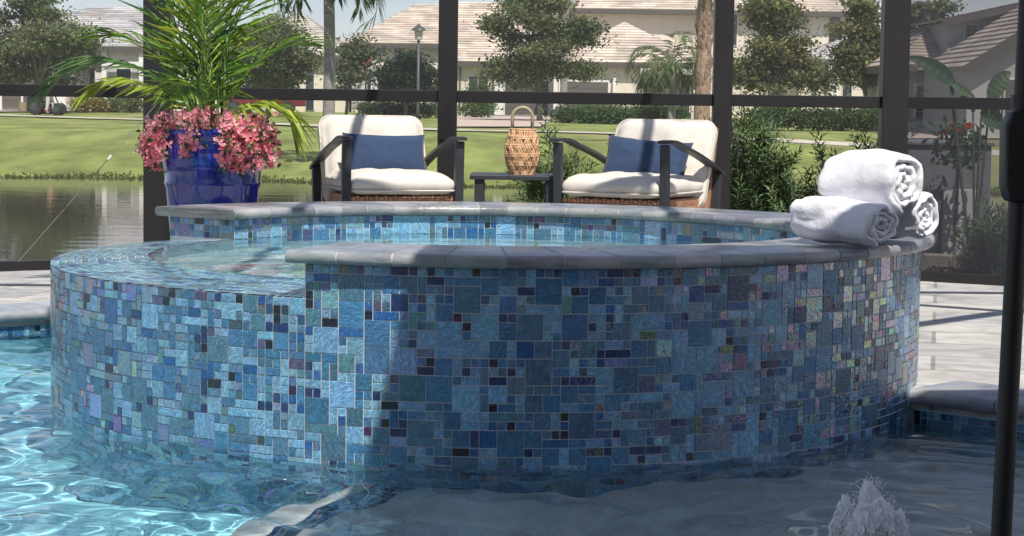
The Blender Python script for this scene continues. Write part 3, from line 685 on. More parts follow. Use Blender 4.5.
# ------------------------------------------------------------------ rolled towels
def towel(label, end, az, pitch, r, Ln, seed, squash=1.):
    """end = centre of the visible spiral end; az = direction the end faces"""
    b = MB(); turns = 3.1; nt_ = 84; ns = 34; th = r/(turns+.35); rnd = random.Random(seed)
    ax = Vector((cos(az)*cos(pitch), sin(az)*cos(pitch), sin(pitch))); sd = Vector((-sin(az), cos(az), 0)); up = ax.cross(sd)*1.
    if up.z < 0: up = -up
    def rad(k, side):                    # spiral mid line and its two faces
        t = k/nt_; a = 2*pi*turns*(t-1)-1.9; rr = .10*r+(r*.90-th*.40)*t
        loose = 1+.05*sin(a*1.0+seed)+.05*noise.noise(Vector((cos(a)*1.2, sin(a)*1.2, t*4+seed)))
        return a, rr*loose+side*th*.40
    V = []; F = []; m = 2*(nt_+1)
    for j in range(ns+1):
        u = j/ns; s = u*Ln
        e = min(u, 1-u)*Ln; tk = min(1, .25+(e/.020)) ** .5 if e < .02 else 1.
        for side in (1, -1):
            rngk = range(nt_+1) if side == 1 else range(nt_, -1, -1)
            for k in rngk:
                a, rr = rad(k, side*tk); t = k/nt_
                w1 = noise.noise(Vector((cos(a)*1.5+seed, sin(a)*1.5, s*7)))*.018*t+noise.noise(Vector((cos(a)*5+seed, sin(a)*5, s*18+t*3)))*.006
                endpull = .016*(noise.noise(Vector((cos(a)*1.8, sin(a)*1.8, t*5+seed)))+.35-.8*(1-t))*max(0, 1-e/.05)*(1 if u < .5 else -1)
                sag = 1-.10*sin(pi*u)*0
                rr2 = rr+w1; c = cos(a)*rr2; q = sin(a)*rr2*squash
                bulge = 1+.06*sin(pi*u)
                P = Vector(end)-ax*(s-endpull)+sd*c*bulge+up*q*bulge
                V.append(P)
    for j in range(ns):
        for k in range(m): F.append((j*m+k, j*m+(k+1) % m, (j+1)*m+(k+1) % m, (j+1)*m+k))
    for j, flip in ((0, 0), (ns, 1)):
        for k in range(nt_):
            f = (j*m+k, j*m+k+1, j*m+m-2-k, j*m+m-1-k); F.append(f if flip else f[::-1])
    b.add(V, F)
    o = b.build('rolled_towel', M['towel'], smooth=True)
    return tag(o, label, 'towel', 'white rolled towels stacked on the spa coping')
AZ = R(-49)
towel('rolled white towel lying on top of two others on the spa coping', at(906, 183, 5.92), AZ, R(1), .096, .265, 1.3)
towel('rolled white towel at the bottom front of the stack, half in shade', at(884, 225, 5.82), AZ-R(4), R(-3), .077, .315, 4.1, .88)
towel('rolled white towel at the bottom back of the stack, nearest the screen', at(926, 217, 6.02), AZ+R(6), R(-2), .080, .32, 7.7, .95)


# ------------------------------------------------------------------ plants
def leaf(mb, p, d, ln, wd, nrm, fold=.25, curl=0.):
    """a folded leaf blade from p along d"""
    d = d.normalized(); s = d.cross(nrm)
    if s.length < 1e-4: s = d.cross(Vector((.3, .8, .1)))
    s.normalize(); n = s.cross(d)
    a = p; m = p+d*(ln*.45)+n*(-fold*wd*.5); t = p+d*ln-n*(curl*ln)
    mb.add([a, m+s*(wd/2)+n*(fold*wd), t, m-s*(wd/2)+n*(fold*wd), m], [(0, 1, 4), (1, 2, 4), (2, 3, 4), (3, 0, 4)])
def frond(mb, base, az, el, ln, droop, nl=34, ll=.26, lw=.026, cols=((.10, .24, .03),), stem=None, hang=.35, twist=0.):
    """feather palm frond: arching spine with folded leaflets on both sides"""
    P = []; p = Vector(base); e = el; step = ln/16
    for i in range(17):
        P.append(p.copy()); d = Vector((cos(az)*cos(e), sin(az)*cos(e), sin(e))); p = p+d*step; e -= droop/16*(.5+i/12)
    if stem is not None: stem.tube(P, [max(.0015, .0075*(1-i/17)*ln) for i in range(17)], 5, False)
    for k in range(nl):
        t = .22+.78*k/(nl-1); f = t*16; i = min(15, int(f)); q = P[i].lerp(P[i+1], f-i); d = (P[i+1]-P[i]).normalized()
        side = d.cross(Vector((0, 0, 1)))
        if side.length < .05: side = Vector((-sin(az), cos(az), 0))
        side.normalize(); upv = side.cross(d).normalized()
        if twist: side, upv = side*cos(twist)+upv*sin(twist), upv*cos(twist)-side*sin(twist)
        L_ = ll*(.45+.75*sin(pi*min(1, (t-.1)*1.02))**.7)*U(.7, 1.15)
        for s in (-1, 1):
            if random.random() < .12: continue
            mb.cc = jit(random.choice(cols), .26); mb.rr = (0, 0, 0)
            dd = (d*(.62+.5*t)+side*s*(1.0-.35*t)+upv*(.22)-Vector((0, 0, 1))*hang*U(.5, 1.2)).normalized()
            m = q+dd*(L_*.5); dd2 = (dd-Vector((0, 0, hang*U(.5, 1.0)))).normalized(); w_ = lw*U(.8, 1.1); nn = dd.cross(d).normalized() if dd.cross(d).length > .01 else upv
            sd = nn.cross(dd).normalized()
            mb.add([q, m+sd*w_/2+upv*.004, m-sd*w_/2+upv*.004, m+dd2*L_*.5, m-upv*.003], [(0, 1, 4), (0, 4, 2), (1, 3, 4), (4, 3, 2)])

pc = at(213, 200, 9.5); pc = Vector((pc.x, pc.y, 0))
pp = thing('potted_palm', 'areca palm and trailing pink bougainvillea growing in a tall glossy cobalt blue pot', 'potted plant', pc)
b = MB(); b.lathe([(.001, 0), (.165, 0), (.172, .012), (.196, .20), (.214, .40), (.220, .475), (.228, .492), (.229, .505), (.226, .512), (.236, .60), (.240, .66), (.236, .70), (.246, .715), (.252, .735), (.246, .752), (.228, .757), (.222, .74), (.215, .66), (.001, .66)], 72, pc)
b.build('pot', M['pot'], pp, smooth=True, angle=.9)
b = MB(); b.lathe([(.001, .715), (.12, .712), (.2175, .70)], 40, pc); b.build('soil', M['soil'], pp, smooth=True)
G1 = ((.14, .25, .035), (.19, .31, .045), (.09, .18, .03)); G2 = ((.36, .44, .05), (.28, .38, .045)); G3 = ((.10, .21, .06), (.14, .24, .09))
top = pc+Vector((-.02, 0, .74))
def palm_frond(az, el, ln, droop, cols=G1, ll=.30, hang=.30, off=(0, 0, 0), nl=19, lw=.021, tw=0.):
    st = MB(); lf = MB(); frond(lf, top+Vector(off), az, el, ln, droop, nl, ll, lw, cols, st, hang, tw)
    f = lf.build('frond', M['leaf'], pp, col=True); st.build('stalk', M['stem'], f, smooth=True)
for k in range(13):
    a = k*2.4+.4; palm_frond(a, R(U(76, 90)), U(.62, 1.0), R(U(5, 42)), random.choice((G1, G1, G2)), U(.26, .36), U(.1, .7), (U(-.10, .06), U(-.08, .08), U(-.04, .02)), 14, .021, U(-1, 1))
for k in range(11):
    b = MB(); x = pc.x-.02+U(-.08, .08); y = pc.y+U(-.08, .08); q = Vector((x+U(-.10, .08), y+U(-.05, .05), U(1.0, 1.35))); b.tube([(x, y, .70), Vector((x, y, .70)).lerp(q, .5)+Vector((U(-.01, .01), 0, 0)), q], [.009, .008, .006], 7); b.build('cane', M['stem'], pp, smooth=True)
palm_frond(R(183), R(60), .84, R(100), G3, .27, .38, (-.02, -.05, 0), 32, .017)
palm_frond(R(200), R(58), .60, R(90), G2, .24, .5, (-.04, -.09, 0), 26)
palm_frond(R(165), R(72), .75, R(75), G1, .28, .3, (-.04, .05, 0))
palm_frond(R(-8), R(56), .46, R(125), G2, .25, .55, (.05, -.06, 0), 30)
palm_frond(R(20), R(76), .62, R(70), G1, .3, .3, (.05, .03, 0))
palm_frond(R(-95), R(60), .5, R(80), G1, .22, .5, (-.02, -.1, 0), 26)
# bougainvillea: cascading stems carrying papery bracts
bg_ = MB(); fol = MB(); stx = MB()
PINK = [(.96, .36, .42), (.96, .47, .50), (.95, .29, .36), (.97, .60, .60), (.95, .38, .47)]
def bract(p, s):
    a0 = U(0, 6.28); ax = Vector((U(-1, 1), -1.1+U(-.6, .6), U(-.3, 1.1))).normalized(); u = ax.cross(Vector((0, .2, 1))).normalized(); v = ax.cross(u)
    c = random.choice(PINK); bg_.cc = jit(c, .12); bg_.rr = (0, 0, 0)
    for k in range(3):
        a = a0+k*2.094; d = u*cos(a)+v*sin(a); sd = ax.cross(d)
        q = [p, p+d*s*.45+sd*s*.36+ax*s*.28, p+d*s*.95+ax*s*.52, p+d*s*.45-sd*s*.36+ax*s*.28, p+d*s*.5+ax*s*.16]
        bg_.add(q, [(0, 1, 4), (1, 2, 4), (2, 3, 4), (3, 0, 4)])
def cascade(x, y, z, n, spread, dn, s=.030, leaves=.7):
    for i in range(n):
        p = Vector((x+random.gauss(0, spread), y+random.gauss(0, spread*.8), z-abs(random.gauss(0, 1))*dn)); bract(p, s*U(.75, 1.2))
        if random.random() < .8*leaves:
            fol.cc = jit(random.choice(((.05, .12, .02), (.08, .17, .03), (.035, .075, .02))), .2); leaf(fol, p+Vector((U(-.03, .03), U(0, .04), U(-.03, .03))), Vector((U(-1, 1), U(-1, .3), U(-1, .6))), U(.025, .045), .02, Vector((U(-1, 1), -1, U(0, 1))))
for k in range(44):                      # mound round the rim
    a = 2*pi*k/44; r = .20+U(-.03, .05); cascade(pc.x+r*cos(a), pc.y+r*sin(a), .79+U(-.02, .06), 4, .042, .035)
F_ = -.245
for dx, z0, z1, n in ((-.265, .78, .56, 46), (-.225, .78, .60, 34), (-.29, .74, .63, 20), (-.06, .74, .66, 12), (-.085, .70, .62, 8), (.10, .78, .58, 34), (.145, .78, .56, 46), (.20, .78, .57, 44), (.25, .79, .62, 34), (.285, .75, .57, 26), (.17, .8, .66, 22)):
    yy = -math.sqrt(max(.004, .28**2-min(.27, abs(dx))**2))
    stx.tube([(pc.x+dx*.7, pc.y+yy*.7, .75), (pc.x+dx*.95, pc.y+yy, .80), (pc.x+dx, pc.y+yy-.01, (z0+z1)/2), (pc.x+dx+.01, pc.y+yy, z1)], .003, 5, False)
    for i in range(n):
        t = i/n; z = z0+(z1-z0)*t
        bract(Vector((pc.x+dx+random.gauss(0, .022), pc.y+yy+random.gauss(0, .02)-.01, z+U(-.01, .01))), .030*U(.75, 1.2))
        for q in range(1):
            fol.cc = jit(random.choice(((.05, .12, .02), (.09, .19, .03), (.035, .075, .02))), .2)
            leaf(fol, Vector((pc.x+dx+random.gauss(0, .026), pc.y+yy+random.gauss(0, .02), z+U(-.015, .015))), Vector((U(-1, 1), U(-1, .2), U(-1, .4))), U(.022, .04), .018, Vector((U(-1, 1), -1, U(0, 1))))
bo = fol.build('bougainvillea_foliage', M['leaf'], pp, col=True); bg_.build('pink_bract', M['petal'], bo, col=True); stx.build('trailing_stem', M['bark'], bo)

def podocarpus(label, x, y, h, spread, nst, cols, lean=0.):
    z0 = hgt(y); t = thing('podocarpus_shrub', label, 'shrub', (x, y, z0), group='narrow leaved shrubs outside the screen'); lf = MB(); st = MB()
    for k in range(nst):
        a = U(0, 2*pi); rr = spread*U(.1, 1)**.7; hh = h*U(.55, 1)*(1-.35*rr/spread); b0 = Vector((x+U(-.06, .06), y+U(-.06, .06), z0)); tip = Vector((x+rr*cos(a)+lean*hh, y+rr*sin(a)*.7, z0+hh))
        md = b0.lerp(tip, .5)+Vector((rr*cos(a)*.22, rr*sin(a)*.15, -.04)); P = [b0.lerp(md, s).lerp(md.lerp(tip, s), s) for s in np.linspace(0, 1, 12)]
        st.tube(P, [.008*(1-.75*i/11) for i in range(12)], 5, False)
        c0 = random.choice(cols); shoots = [(P, .12, 1.)]
        for q in range(int(7+hh*5)):
            i = random.randint(2, 10); d = Vector((U(-1, 1), U(-1, 1), U(.3, 1.1))).normalized(); s0 = P[i]; ln = U(.10, .22)
            shoots.append(([s0, s0+d*ln*.5, s0+d*ln+Vector((0, 0, .03))], 0., .9))
        for pts, t0, kk in shoots:
            tot = sum((pts[i+1]-pts[i]).length for i in range(len(pts)-1)); nlf = int(tot/.0068)
            for j in range(nlf):
                f = (t0+(1-t0)*j/nlf)*(len(pts)-1); i = min(len(pts)-2, int(f)); p = pts[i].lerp(pts[i+1], f-i); ax = (pts[i+1]-pts[i]).normalized()
                an = j*2.4; u = ax.cross(Vector((.31, .2, .9))).normalized(); v = ax.cross(u); d = (u*cos(an)+v*sin(an))*.85+ax*U(.35, .8)
                lf.cc = jit(c0, .3); leaf(lf, p, d, U(.045, .075)*kk, U(.008, .012), ax, .1, .06)
    st.build('stem', M['bark'], t); lf.build('foliage', M['leaf'], t, col=True); return t
PG = ((.085, .145, .05), (.115, .185, .06), (.06, .11, .04), (.14, .21, .08)); 
def PX(px, Y): return at(px, 150, Y).x
podocarpus('upright narrow leaved shrub outside the screen behind the lantern and table', PX(545, 11.25), 11.25, 1.16, .21, 20, PG)
podocarpus('tall narrow leaved shrub outside the screen between the right armchair and the towels', PX(757, 11.1), 11.1, 1.30, .25, 30, PG)
podocarpus('thin wispy shrub just left of the rolled towels, lower than its neighbours', PX(805, 11.2), 11.2, .86, .14, 10, ((.07, .12, .04), (.05, .09, .03)))
podocarpus('full narrow leaved shrub directly behind the rolled towels', PX(872, 11.15), 11.15, 1.24, .38, 44, PG)
podocarpus('pale green narrow leaved shrub low against the screen beside the umbrella pole', PX(1000, 10.95), 10.95, .56, .30, 20, ((.16, .24, .11), (.20, .28, .14), (.12, .18, .08)))

# bird of paradise outside the dark screen
bp_ = thing('bird_of_paradise_plant', 'large leaved bird of paradise plant with long stalks behind the dark screen', 'plant', (PX(977, 11.6), 11.6, hgt(11.6)))
BX = bp_.location.x; Y_ = 11.6; z0 = bp_.location.z
def paddle(p0, p1, p2, wd, c, base=None):
    """stalk from the ground to p0, blade from p0 over p1 to p2"""
    b = MB(); p0, p1, p2 = Vector(p0), Vector(p1), Vector(p2)
    base = Vector((BX+U(-.04, .04), Y_, z0)); st = MB(); st.tube([base.lerp(p0, t)+Vector((0, 0, -.05*sin(pi*t))) for t in np.linspace(0, 1, 9)], [.011-.005*t for t in np.linspace(0, 1, 9)], 7)
    V = []; nv = 18
    for i in range(nv+1):
        t = i/nv; q = p0.lerp(p1, t).lerp(p1.lerp(p2, t), t); d = (p1-p0).lerp(p2-p1, t).normalized(); s = d.cross(Vector((.25, -.9, .35))).normalized(); n = s.cross(d)
        w_ = wd*(sin(pi*min(1, t*.93+.07))**.62)*(1-.3*t)
        for k in (-1, -.5, 0, .5, 1): V.append(q+s*(k*w_/2)+n*(abs(k)*w_*.22+.004*sin(t*40+k)))
    b.cc = c; b.rr = (0, 0, 0)
    b.add(V, [(i*5+k, i*5+k+1, i*5+k+6, i*5+k+5) for i in range(nv) for k in range(4)])
    o = b.build('leaf_blade', M['leaf'], bp_, col=True, smooth=True); st.build('stalk', M['dullstem'], o, smooth=True)
A_ = lambda px, py: at(px, py, Y_)
paddle(A_(952, 84), A_(935, 68), A_(908, 57), .125, (.05, .095, .05)); paddle(A_(990, 100), A_(996, 80), A_(1011, 72), .12, (.13, .20, .10))
paddle(A_(950, 82), A_(962, 92), A_(976, 99), .07, (.10, .17, .08)); paddle(A_(981, 118), A_(992, 116), A_(1000, 130), .16, (.06, .105, .06)); paddle(A_(973, 112), A_(968, 95), A_(958, 100), .06, (.06, .11, .05))

fl = thing('flowering_plant', 'small plant with orange red flowers beside the stalks of the bird of paradise', 'plant', (PX(957, 11.9), 11.9, hgt(11.9)))
lf = MB(); pe = MB(); X0 = fl.location.x
for k in range(150):
    p = Vector((X0+random.gauss(0, .09), 11.9+random.gauss(0, .06), U(.55, .80))); lf.cc = jit((.06, .10, .035), .3); leaf(lf, p, Vector((U(-1, 1), U(-1, 1), U(-.2, 1))), U(.05, .09), .03, Vector((0, -1, .5)))
for g in ((-.045, .79), (.0, .77), (.05, .80), (-.10, .76)):
    pe = MB(); c = Vector((X0+g[0], 11.85, g[1]))
    for k in range(12):
        pe.cc = jit((.62, .13, .05), .2); leaf(pe, c, Vector((U(-1, 1), U(-1, .3), U(-.3, 1))), U(.026, .04), .024, Vector((0, -1, .5)))
    weld(pe.build('flower', M['petal'], fl, col=True))
st = MB(); st.tube([(X0, 11.9, hgt(11.9)), (X0+.01, 11.9, .7)], .012, 6); st.build('stem', M['bark'], fl); lf.build('foliage', M['leaf'], fl, col=True)

cb = thing('utility_cabinet', 'grey utility cabinet standing in the mulch bed beyond the towels', 'cabinet', (PX(948, 12.2), 12.2, hgt(12.2)))
x0, x1 = PX(908, 12.2), PX(992, 12.2); zt = at(950, 146, 12.2).z
b = MB(); b.box(x0, x1, 12.2, 12.9, hgt(12.2)-.3, zt); b.build('body', M['cabinet'], cb, bevel=.01)
b = MB(); b.box(x0-.015, x1+.015, 12.18, 12.92, zt+.001, zt+.03); b.build('lid', M['cabinet'], cb, bevel=.008)
b = MB(); b.box(PX(944, 12.2), PX(979, 12.2), 12.17, 12.197, at(950, 256, 12.2).z, at(950, 189, 12.2).z); b.build('door_panel', M['grey_stucco'], cb, bevel=.004)

# ------------------------------------------------------------------ ground, pond, paths
xs = np.concatenate([[-150, -110], np.linspace(-80, 80, 161), [110, 150]]); ys = np.concatenate([np.linspace(8.5, 20, 40), np.linspace(21, 150, 200), [180, 240]])
X, Y = np.meshgrid(xs, ys); Z = np.interp(Y + 1.2*np.sin(X*.11)+.6*np.sin(X*.31+1), GY, GZ)*(1.0)
near = Y < 20; Z[near] = np.interp(Y[near], GY, GZ)
Z += np.where(Y > 47, .035*np.sin(X*.9+Y*.4)*np.sin(Y*.7)*.5, 0)
tag(sheet('lawn', xs, ys, Z, lambda x, y: y > 0, M['lawn']), kind='structure')
b = MB()
for x0, x1, y0, y1 in ((-60, -8.9, -60, 8.6), (8.9, 60, -60, 8.6), (-8.9, 8.9, -60, -3.9)): b.poly((x0, y0, -.1), (x1, y0, -.1), (x1, y1, -.1), (x0, y1, -.1))
tag(b.build('ground', M['mulch']), kind='structure')
pm = bpy.data.materials.new('pond_water'); nt, bb = nodes_of(pm); bb.inputs['Base Color'].default_value = (.055, .055, .04, 1); bb.inputs['Roughness'].default_value = .03; bb.inputs['IOR'].default_value = 1.33
t_ = N(nt, 'ShaderNodeTexCoord'); mp_ = N(nt, 'ShaderNodeMapping'); mp_.inputs['Scale'].default_value = (.8, 1.6, 1); n_ = N(nt, 'ShaderNodeTexNoise', Scale=1.3, Detail=5.); bp = N(nt, 'ShaderNodeBump', Strength=.12, Distance=.03)
nt.links.new(t_.outputs['Object'], mp_.inputs[0]); nt.links.new(mp_.outputs[0], n_.inputs['Vector']); nt.links.new(n_.outputs['Fac'], bp.inputs['Height']); nt.links.new(bp.outputs[0], bb.inputs['Normal'])
b = MB(); b.poly((-90, 12.2, -1.), (90, 12.2, -1.), (90, 52, -1.), (-90, 52, -1.)); tag(b.build('pond', pm), kind='structure')
def ribbon(name, pts, wd, material, lift=.05):
    b = MB(); P = [ground(*p) for p in pts]; V = []
    for i, p in enumerate(P):
        d = (P[min(i+1, len(P)-1)]-P[max(0, i-1)]); d.z = 0; d.normalize(); s = Vector((-d.y, d.x, 0))*wd/2
        for q in (p+s, p-s): V.append((q.x, q.y, hgt(q.y)+lift))
    b.add(V, [(2*i, 2*i+2, 2*i+3, 2*i+1) for i in range(len(P)-1)]); return tag(b.build(name, material), kind='structure')
ribbon('sidewalk', [(-60, 114), (60, 118), (200, 122), (290, 125.5), (450, 131), (560, 133), (700, 137), (830, 144), (960, 152), (1080, 160)], 1.6, M['concrete'])
b = MB()
def drive(px0, px1, y0, y1, sk=0):
    P = [ground(px0+sk, y1), ground(px1+sk, y1), ground(px1, y0), ground(px0, y0)]; b.poly(*[(p.x, p.y, hgt(p.y)+.06) for p in P])
drive(-40, 66, 107, 113); drive(60, 240, 105.5, 112); drive(458, 560, 116, 128, -20); drive(556, 640, 115.5, 118.5, -5); drive(905, 1060, 128, 140, -20)
tag(b.build('driveway', mat('beige_driveway_pavers', (.46, .37, .30), .85, .15, 2.5)), kind='structure')
b = MB(); b.add([(1.6, 10.64, 0), (4.7, 8.98, 0), (6.2, 10.6, 0), (2.0, 12.4, 0), (1.6, 12., 0)], [(0, 1, 2, 3, 4)])
o = b.build('mulch_bed', M['mulch']); o.location.z = -.015; tag(o, kind='structure')
b = MB()
for k in range(7):
    t = k/7; p = Vector((1.75, 11.62, 0)).lerp(Vector((4.4, 10.3, 0)), t+.004); q = Vector((1.75, 11.62, 0)).lerp(Vector((4.4, 10.3, 0)), t+1/7-.006); b.bar(p+Vector((0, 0, .03)), q+Vector((0, 0, .03)), .11, .10)
tag(b.build('garden_edging', M['edging'], bevel=.008), 'row of pale edging stones along the mulch bed under the grey cabinet', 'edging')
# bark pieces lying loose on the mulch
b = MB()
for k in range(700):
    x = U(1.7, 4.2); y = 10.55-(x-1.97)*.58+U(.12, 1.0); a = U(0, 6.3); s = U(.012, .035); d = Vector((cos(a), sin(a), U(-.2, .3))); sd = Vector((-sin(a), cos(a), U(-.2, .2))); p = Vector((x, y, U(-.005, .012)))
    b.cc = jit(random.choice(((.09, .06, .04), (.16, .11, .08), (.05, .035, .025))), .2); b.rr = (0, 0, 0); b.add([p-d*s-sd*s*.4, p+d*s-sd*s*.3, p+d*s+sd*s*.4, p-d*s+sd*s*.3, p+Vector((0, 0, s*.5))], [(0, 1, 4), (1, 2, 4), (2, 3, 4), (3, 0, 4)])
tag(b.build('bark_chips', M['farleaf'], col=True), kind='stuff')

# ------------------------------------------------------------------ trees
def crown(mb, c, rx, ry, rz, ncl, nleaf, size, cols, shell=.6, flat=.6, ragged=.35):
    c = Vector(c)
    for k in range(int(ncl*.72)):
        while True:
            d = Vector((U(-1, 1), U(-1, 1), U(-1, 1)))
            if 0 < d.length < 1: break
        d = d.normalized()*(U(shell, 1)**.8 if random.random() < .72 else U(0, shell)); d *= 1+U(-ragged, ragged)*abs(noise.noise(d*2+c))*2
        core = d.length < .62; p = c+Vector((d.x*rx, d.y*ry, d.z*rz)); base = jit(random.choice(cols), .25); r = size*U(2.5, 5.0); nl2 = int(nleaf*2.3)
        for j in range(nl2):
            q = p+Vector((random.gauss(0, r*.5), random.gauss(0, r*.5), random.gauss(0, r*.5*flat*.7))); mb.cc = jit(base, .22); mb.rr = (0, 0, 0)
            u = Vector((U(-1, 1), U(-1, 1), U(-.7, .7))).normalized(); v = u.cross(Vector((U(-1, 1), U(-1, 1), U(-1, 1)))).normalized(); s = size*U(.40, .95)*(1.7 if core else 1)
            mb.add([q-u*s*.5, q+v*s*.28, q+u*s*.5, q-v*s*.28], [(0, 1, 2, 3)])
def tree(name, label, px, py, Y, x0, x1, ytop, ybot, cols, trunk_w=.3, ncl=240, nleaf=26, size=.20, group='broadleaf trees beyond the pond', extra=(), lean=0, shell=.5):
    base = at(px, py, Y); base.z = hgt(Y)-.05; t = thing(name, label, 'tree', base, group=group)
    a, c = at(x0, (ytop+ybot)/2, Y), at(x1, (ytop+ybot)/2, Y); zt, zb = at(px, ytop, Y).z, at(px, ybot, Y).z
    cc = Vector(((a.x+c.x)/2, Y, (zt+zb)/2)); rx = (c.x-a.x)/2; rz = (zt-zb)/2
    tr = MB(); fork = Vector((base.x+lean*.3, Y, zb+rz*.35)); tr.tube([base, base.lerp(fork, .5)+Vector((.05, 0, 0)), fork], [trunk_w/2, trunk_w*.42, trunk_w*.33], 8)
    pads = []
    while len(pads) < 19:
        d = Vector((U(-1, 1), U(-1, 1), U(-1, 1)))
        if .25 < d.length < 1: pads.append((cc+Vector((d.x*rx*.86, d.y*rx*.75, d.z*rz*.90)), rx*U(.24, .46)*(1.15-.45*abs(d.z))))
    for e, pr in pads:
        s0 = base.lerp(fork, U(.62, 1)); m = s0.lerp(e, .5)+Vector((0, 0, U(-.05, .2)*rz)); tr.tube([s0, s0.lerp(m, .6), m, e], [trunk_w*.22, trunk_w*.16, trunk_w*.11, trunk_w*.04], 6)
    tr.build('trunk', M['bark'], t, smooth=True)
    b = MB(); crown(b, cc, rx*.55, rx*.5, rz*.6, ncl//6, nleaf, size, cols, shell)
    for e, pr in pads: crown(b, e, pr, pr*.9, pr*U(.38, .6), max(8, ncl//15), nleaf, size, [jit(random.choice(cols), .18)], shell)
    for (ex0, ex1, ey0, ey1, n) in extra:
        p, q = at(ex0, ey0, Y), at(ex1, ey1, Y); crown(b, ((p.x+q.x)/2, Y+U(-.5, .5), (p.z+q.z)/2), abs(q.x-p.x)/2, abs(q.x-p.x)/2, abs(p.z-q.z)/2, n, nleaf, size, cols, .3)
    b.build('crown', M['farleaf'], t, col=True); return t
OAK = ((.12, .15, .06), (.155, .185, .075), (.092, .118, .05), (.18, .21, .09)); OAK2 = ((.145, .165, .065), (.18, .20, .075), (.115, .135, .05), (.19, .185, .08)); PALE = ((.12, .15, .08), (.095, .12, .06), (.15, .17, .09))
tree('oak_tree', 'dark oak tree in front of the white house, at the far left above the mower', 40, 112, 98, -12, 90, -18, 98, OAK, .35, 330, 26, .21, extra=((58, 98, 22, 62, 60), (-10, 30, 50, 95, 60)))
tree('oak_tree', 'round oak tree behind the potted palm, in front of the grey roof', 268, 112, 96, 228, 318, 4, 98, OAK, .3, 300, 26, .2, extra=((285, 318, 40, 75, 40), (232, 262, 40, 98, 50)))
tree('oak_tree', 'thin pale tree between the tall palm trunk and the pink banner', 346, 113, 100, 330, 372, 28, 104, PALE, .18, 120, 20, .18, shell=.2)
tree('oak_tree', 'wide spreading oak tree in front of the garage doors right of the middle post', 539, 114, 92, 494, 596, -16, 98, OAK, .26, 290, 26, .19, extra=((474, 516, 14, 34, 34), (482, 530, 52, 88, 60), (560, 612, 28, 48, 34), (560, 604, 60, 80, 36), (500, 560, -5, 20, 40)))
tree('oak_tree', 'broad olive green oak tree right of the screen post that stands beside the brown palm', 778, 114, 90, 734, 812, -6, 98, OAK2, .3, 300, 26, .19, extra=((790, 838, 62, 96, 60), (732, 760, 50, 98, 50), (752, 790, -6, 25, 40)))
tree('oak_tree', 'feathery olive tree directly left of the wide corner post on the right', 864, 114, 84, 836, 892, -10, 96, OAK2, .22, 230, 24, .18, shell=.3)
tree('oak_tree', 'loose dark tree seen through the dark screen right of the corner post', 922, 116, 88, 896, 956, -10, 92, OAK, .25, 190, 24, .2, shell=.3)
tree('juniper_tree', 'low dense dark green conifer beside the street lamp', 405, 113, 97, 382, 436, 50, 108, ((.028, .055, .026), (.040, .07, .030), (.02, .04, .02)), .2, 260, 24, .17, group=None, extra=((380, 402, 64, 80, 30),))

def palm(label, px, py, Y, ytop, w0, material, nfr, fl_, cols, droop=130, group='palm trees beyond the pond', below=None, crownshaft=False, spread=(20, 80)):
    base = at(px, py, Y); base.z = hgt(Y)-.05; zt = at(px, ytop, Y).z; t = thing('palm_tree', label, 'palm tree', base, group=group)
    tr = MB(); n = 26; P = []; r_ = []
    for i in range(n+1):
        s = i/n; P.append((base.x+.05*sin(s*3), Y, base.z+(zt-base.z)*s)); r_.append(w0/2*(1.12-.2*s+.10*(noise.noise(Vector((s*30, px, 0))))*(1.6 if material == 'boots' else .5)+(.25*math.exp(-s*14) if material != 'boots' else 0)))
    tr.tube(P, r_, 14); tr.build('trunk', M[material], t, smooth=True)
    if material == 'boots':
        bo = MB()
        for k in range(150):
            s = U(.30, 1); a = U(0, 6.28); p = Vector((base.x+.05*sin(s*3)+cos(a)*w0*.46, Y+sin(a)*w0*.46, base.z+(zt-base.z)*s)); d = Vector((cos(a)*.35, sin(a)*.35, 1)).normalized(); sd = Vector((-sin(a), cos(a), 0)); L_ = w0*U(.5, .95); q = w0*.13
            bo.add([p-sd*q, p+sd*q, p+d*L_+sd*q*.5, p+d*L_-sd*q*.5, p+Vector((cos(a), sin(a), 0))*q*.7], [(0, 1, 4), (1, 2, 4), (2, 3, 4), (3, 0, 4)])
        bo.build('leaf_base', M['boots'], t)
    st = MB(); lf = MB(); top_ = Vector((base.x, Y, zt))
    for k in range(nfr):
        frond(lf, top_+Vector((U(-.1, .1), U(-.1, .1), U(-.2, .1))), k*2.4+U(-.2, .2), R(U(*spread)), fl_*U(.85, 1.1), R(droop*U(.85, 1.2)), 34, fl_*.28, fl_*.022, cols, st, .5)
    st.build('stalk', M['stem'], t); lf.build('frond', M['farleaf'], t, col=True); return t
palm('slim grey trunked palm standing between the blue pot and the left armchair', 327, 165, 52, -22, .30, 'palmbark', 17, 2.3, ((.10, .15, .05), (.13, .18, .07), (.08, .12, .045)), 150)
palm('thick palm with rough brown trunk rising behind the right armchair', 700, 150, 56, -70, .41, 'boots', 14, 2.4, ((.07, .12, .04), (.10, .15, .05)), 120)
palm('small drooping palm in front of the entry left of the brown palm trunk', 671, 114, 96, 66, .34, 'palmbark', 24, 2.9, ((.10, .16, .06), (.13, .17, .06), (.08, .12, .05), (.20, .20, .08)), 150, spread=(10, 85))
palm('tall palm showing only a few hanging leaf tips above the spreading oak', 563, 112, 104, -85, .35, 'palmbark', 16, 3.2, ((.06, .11, .035), (.08, .13, .05)), 150)

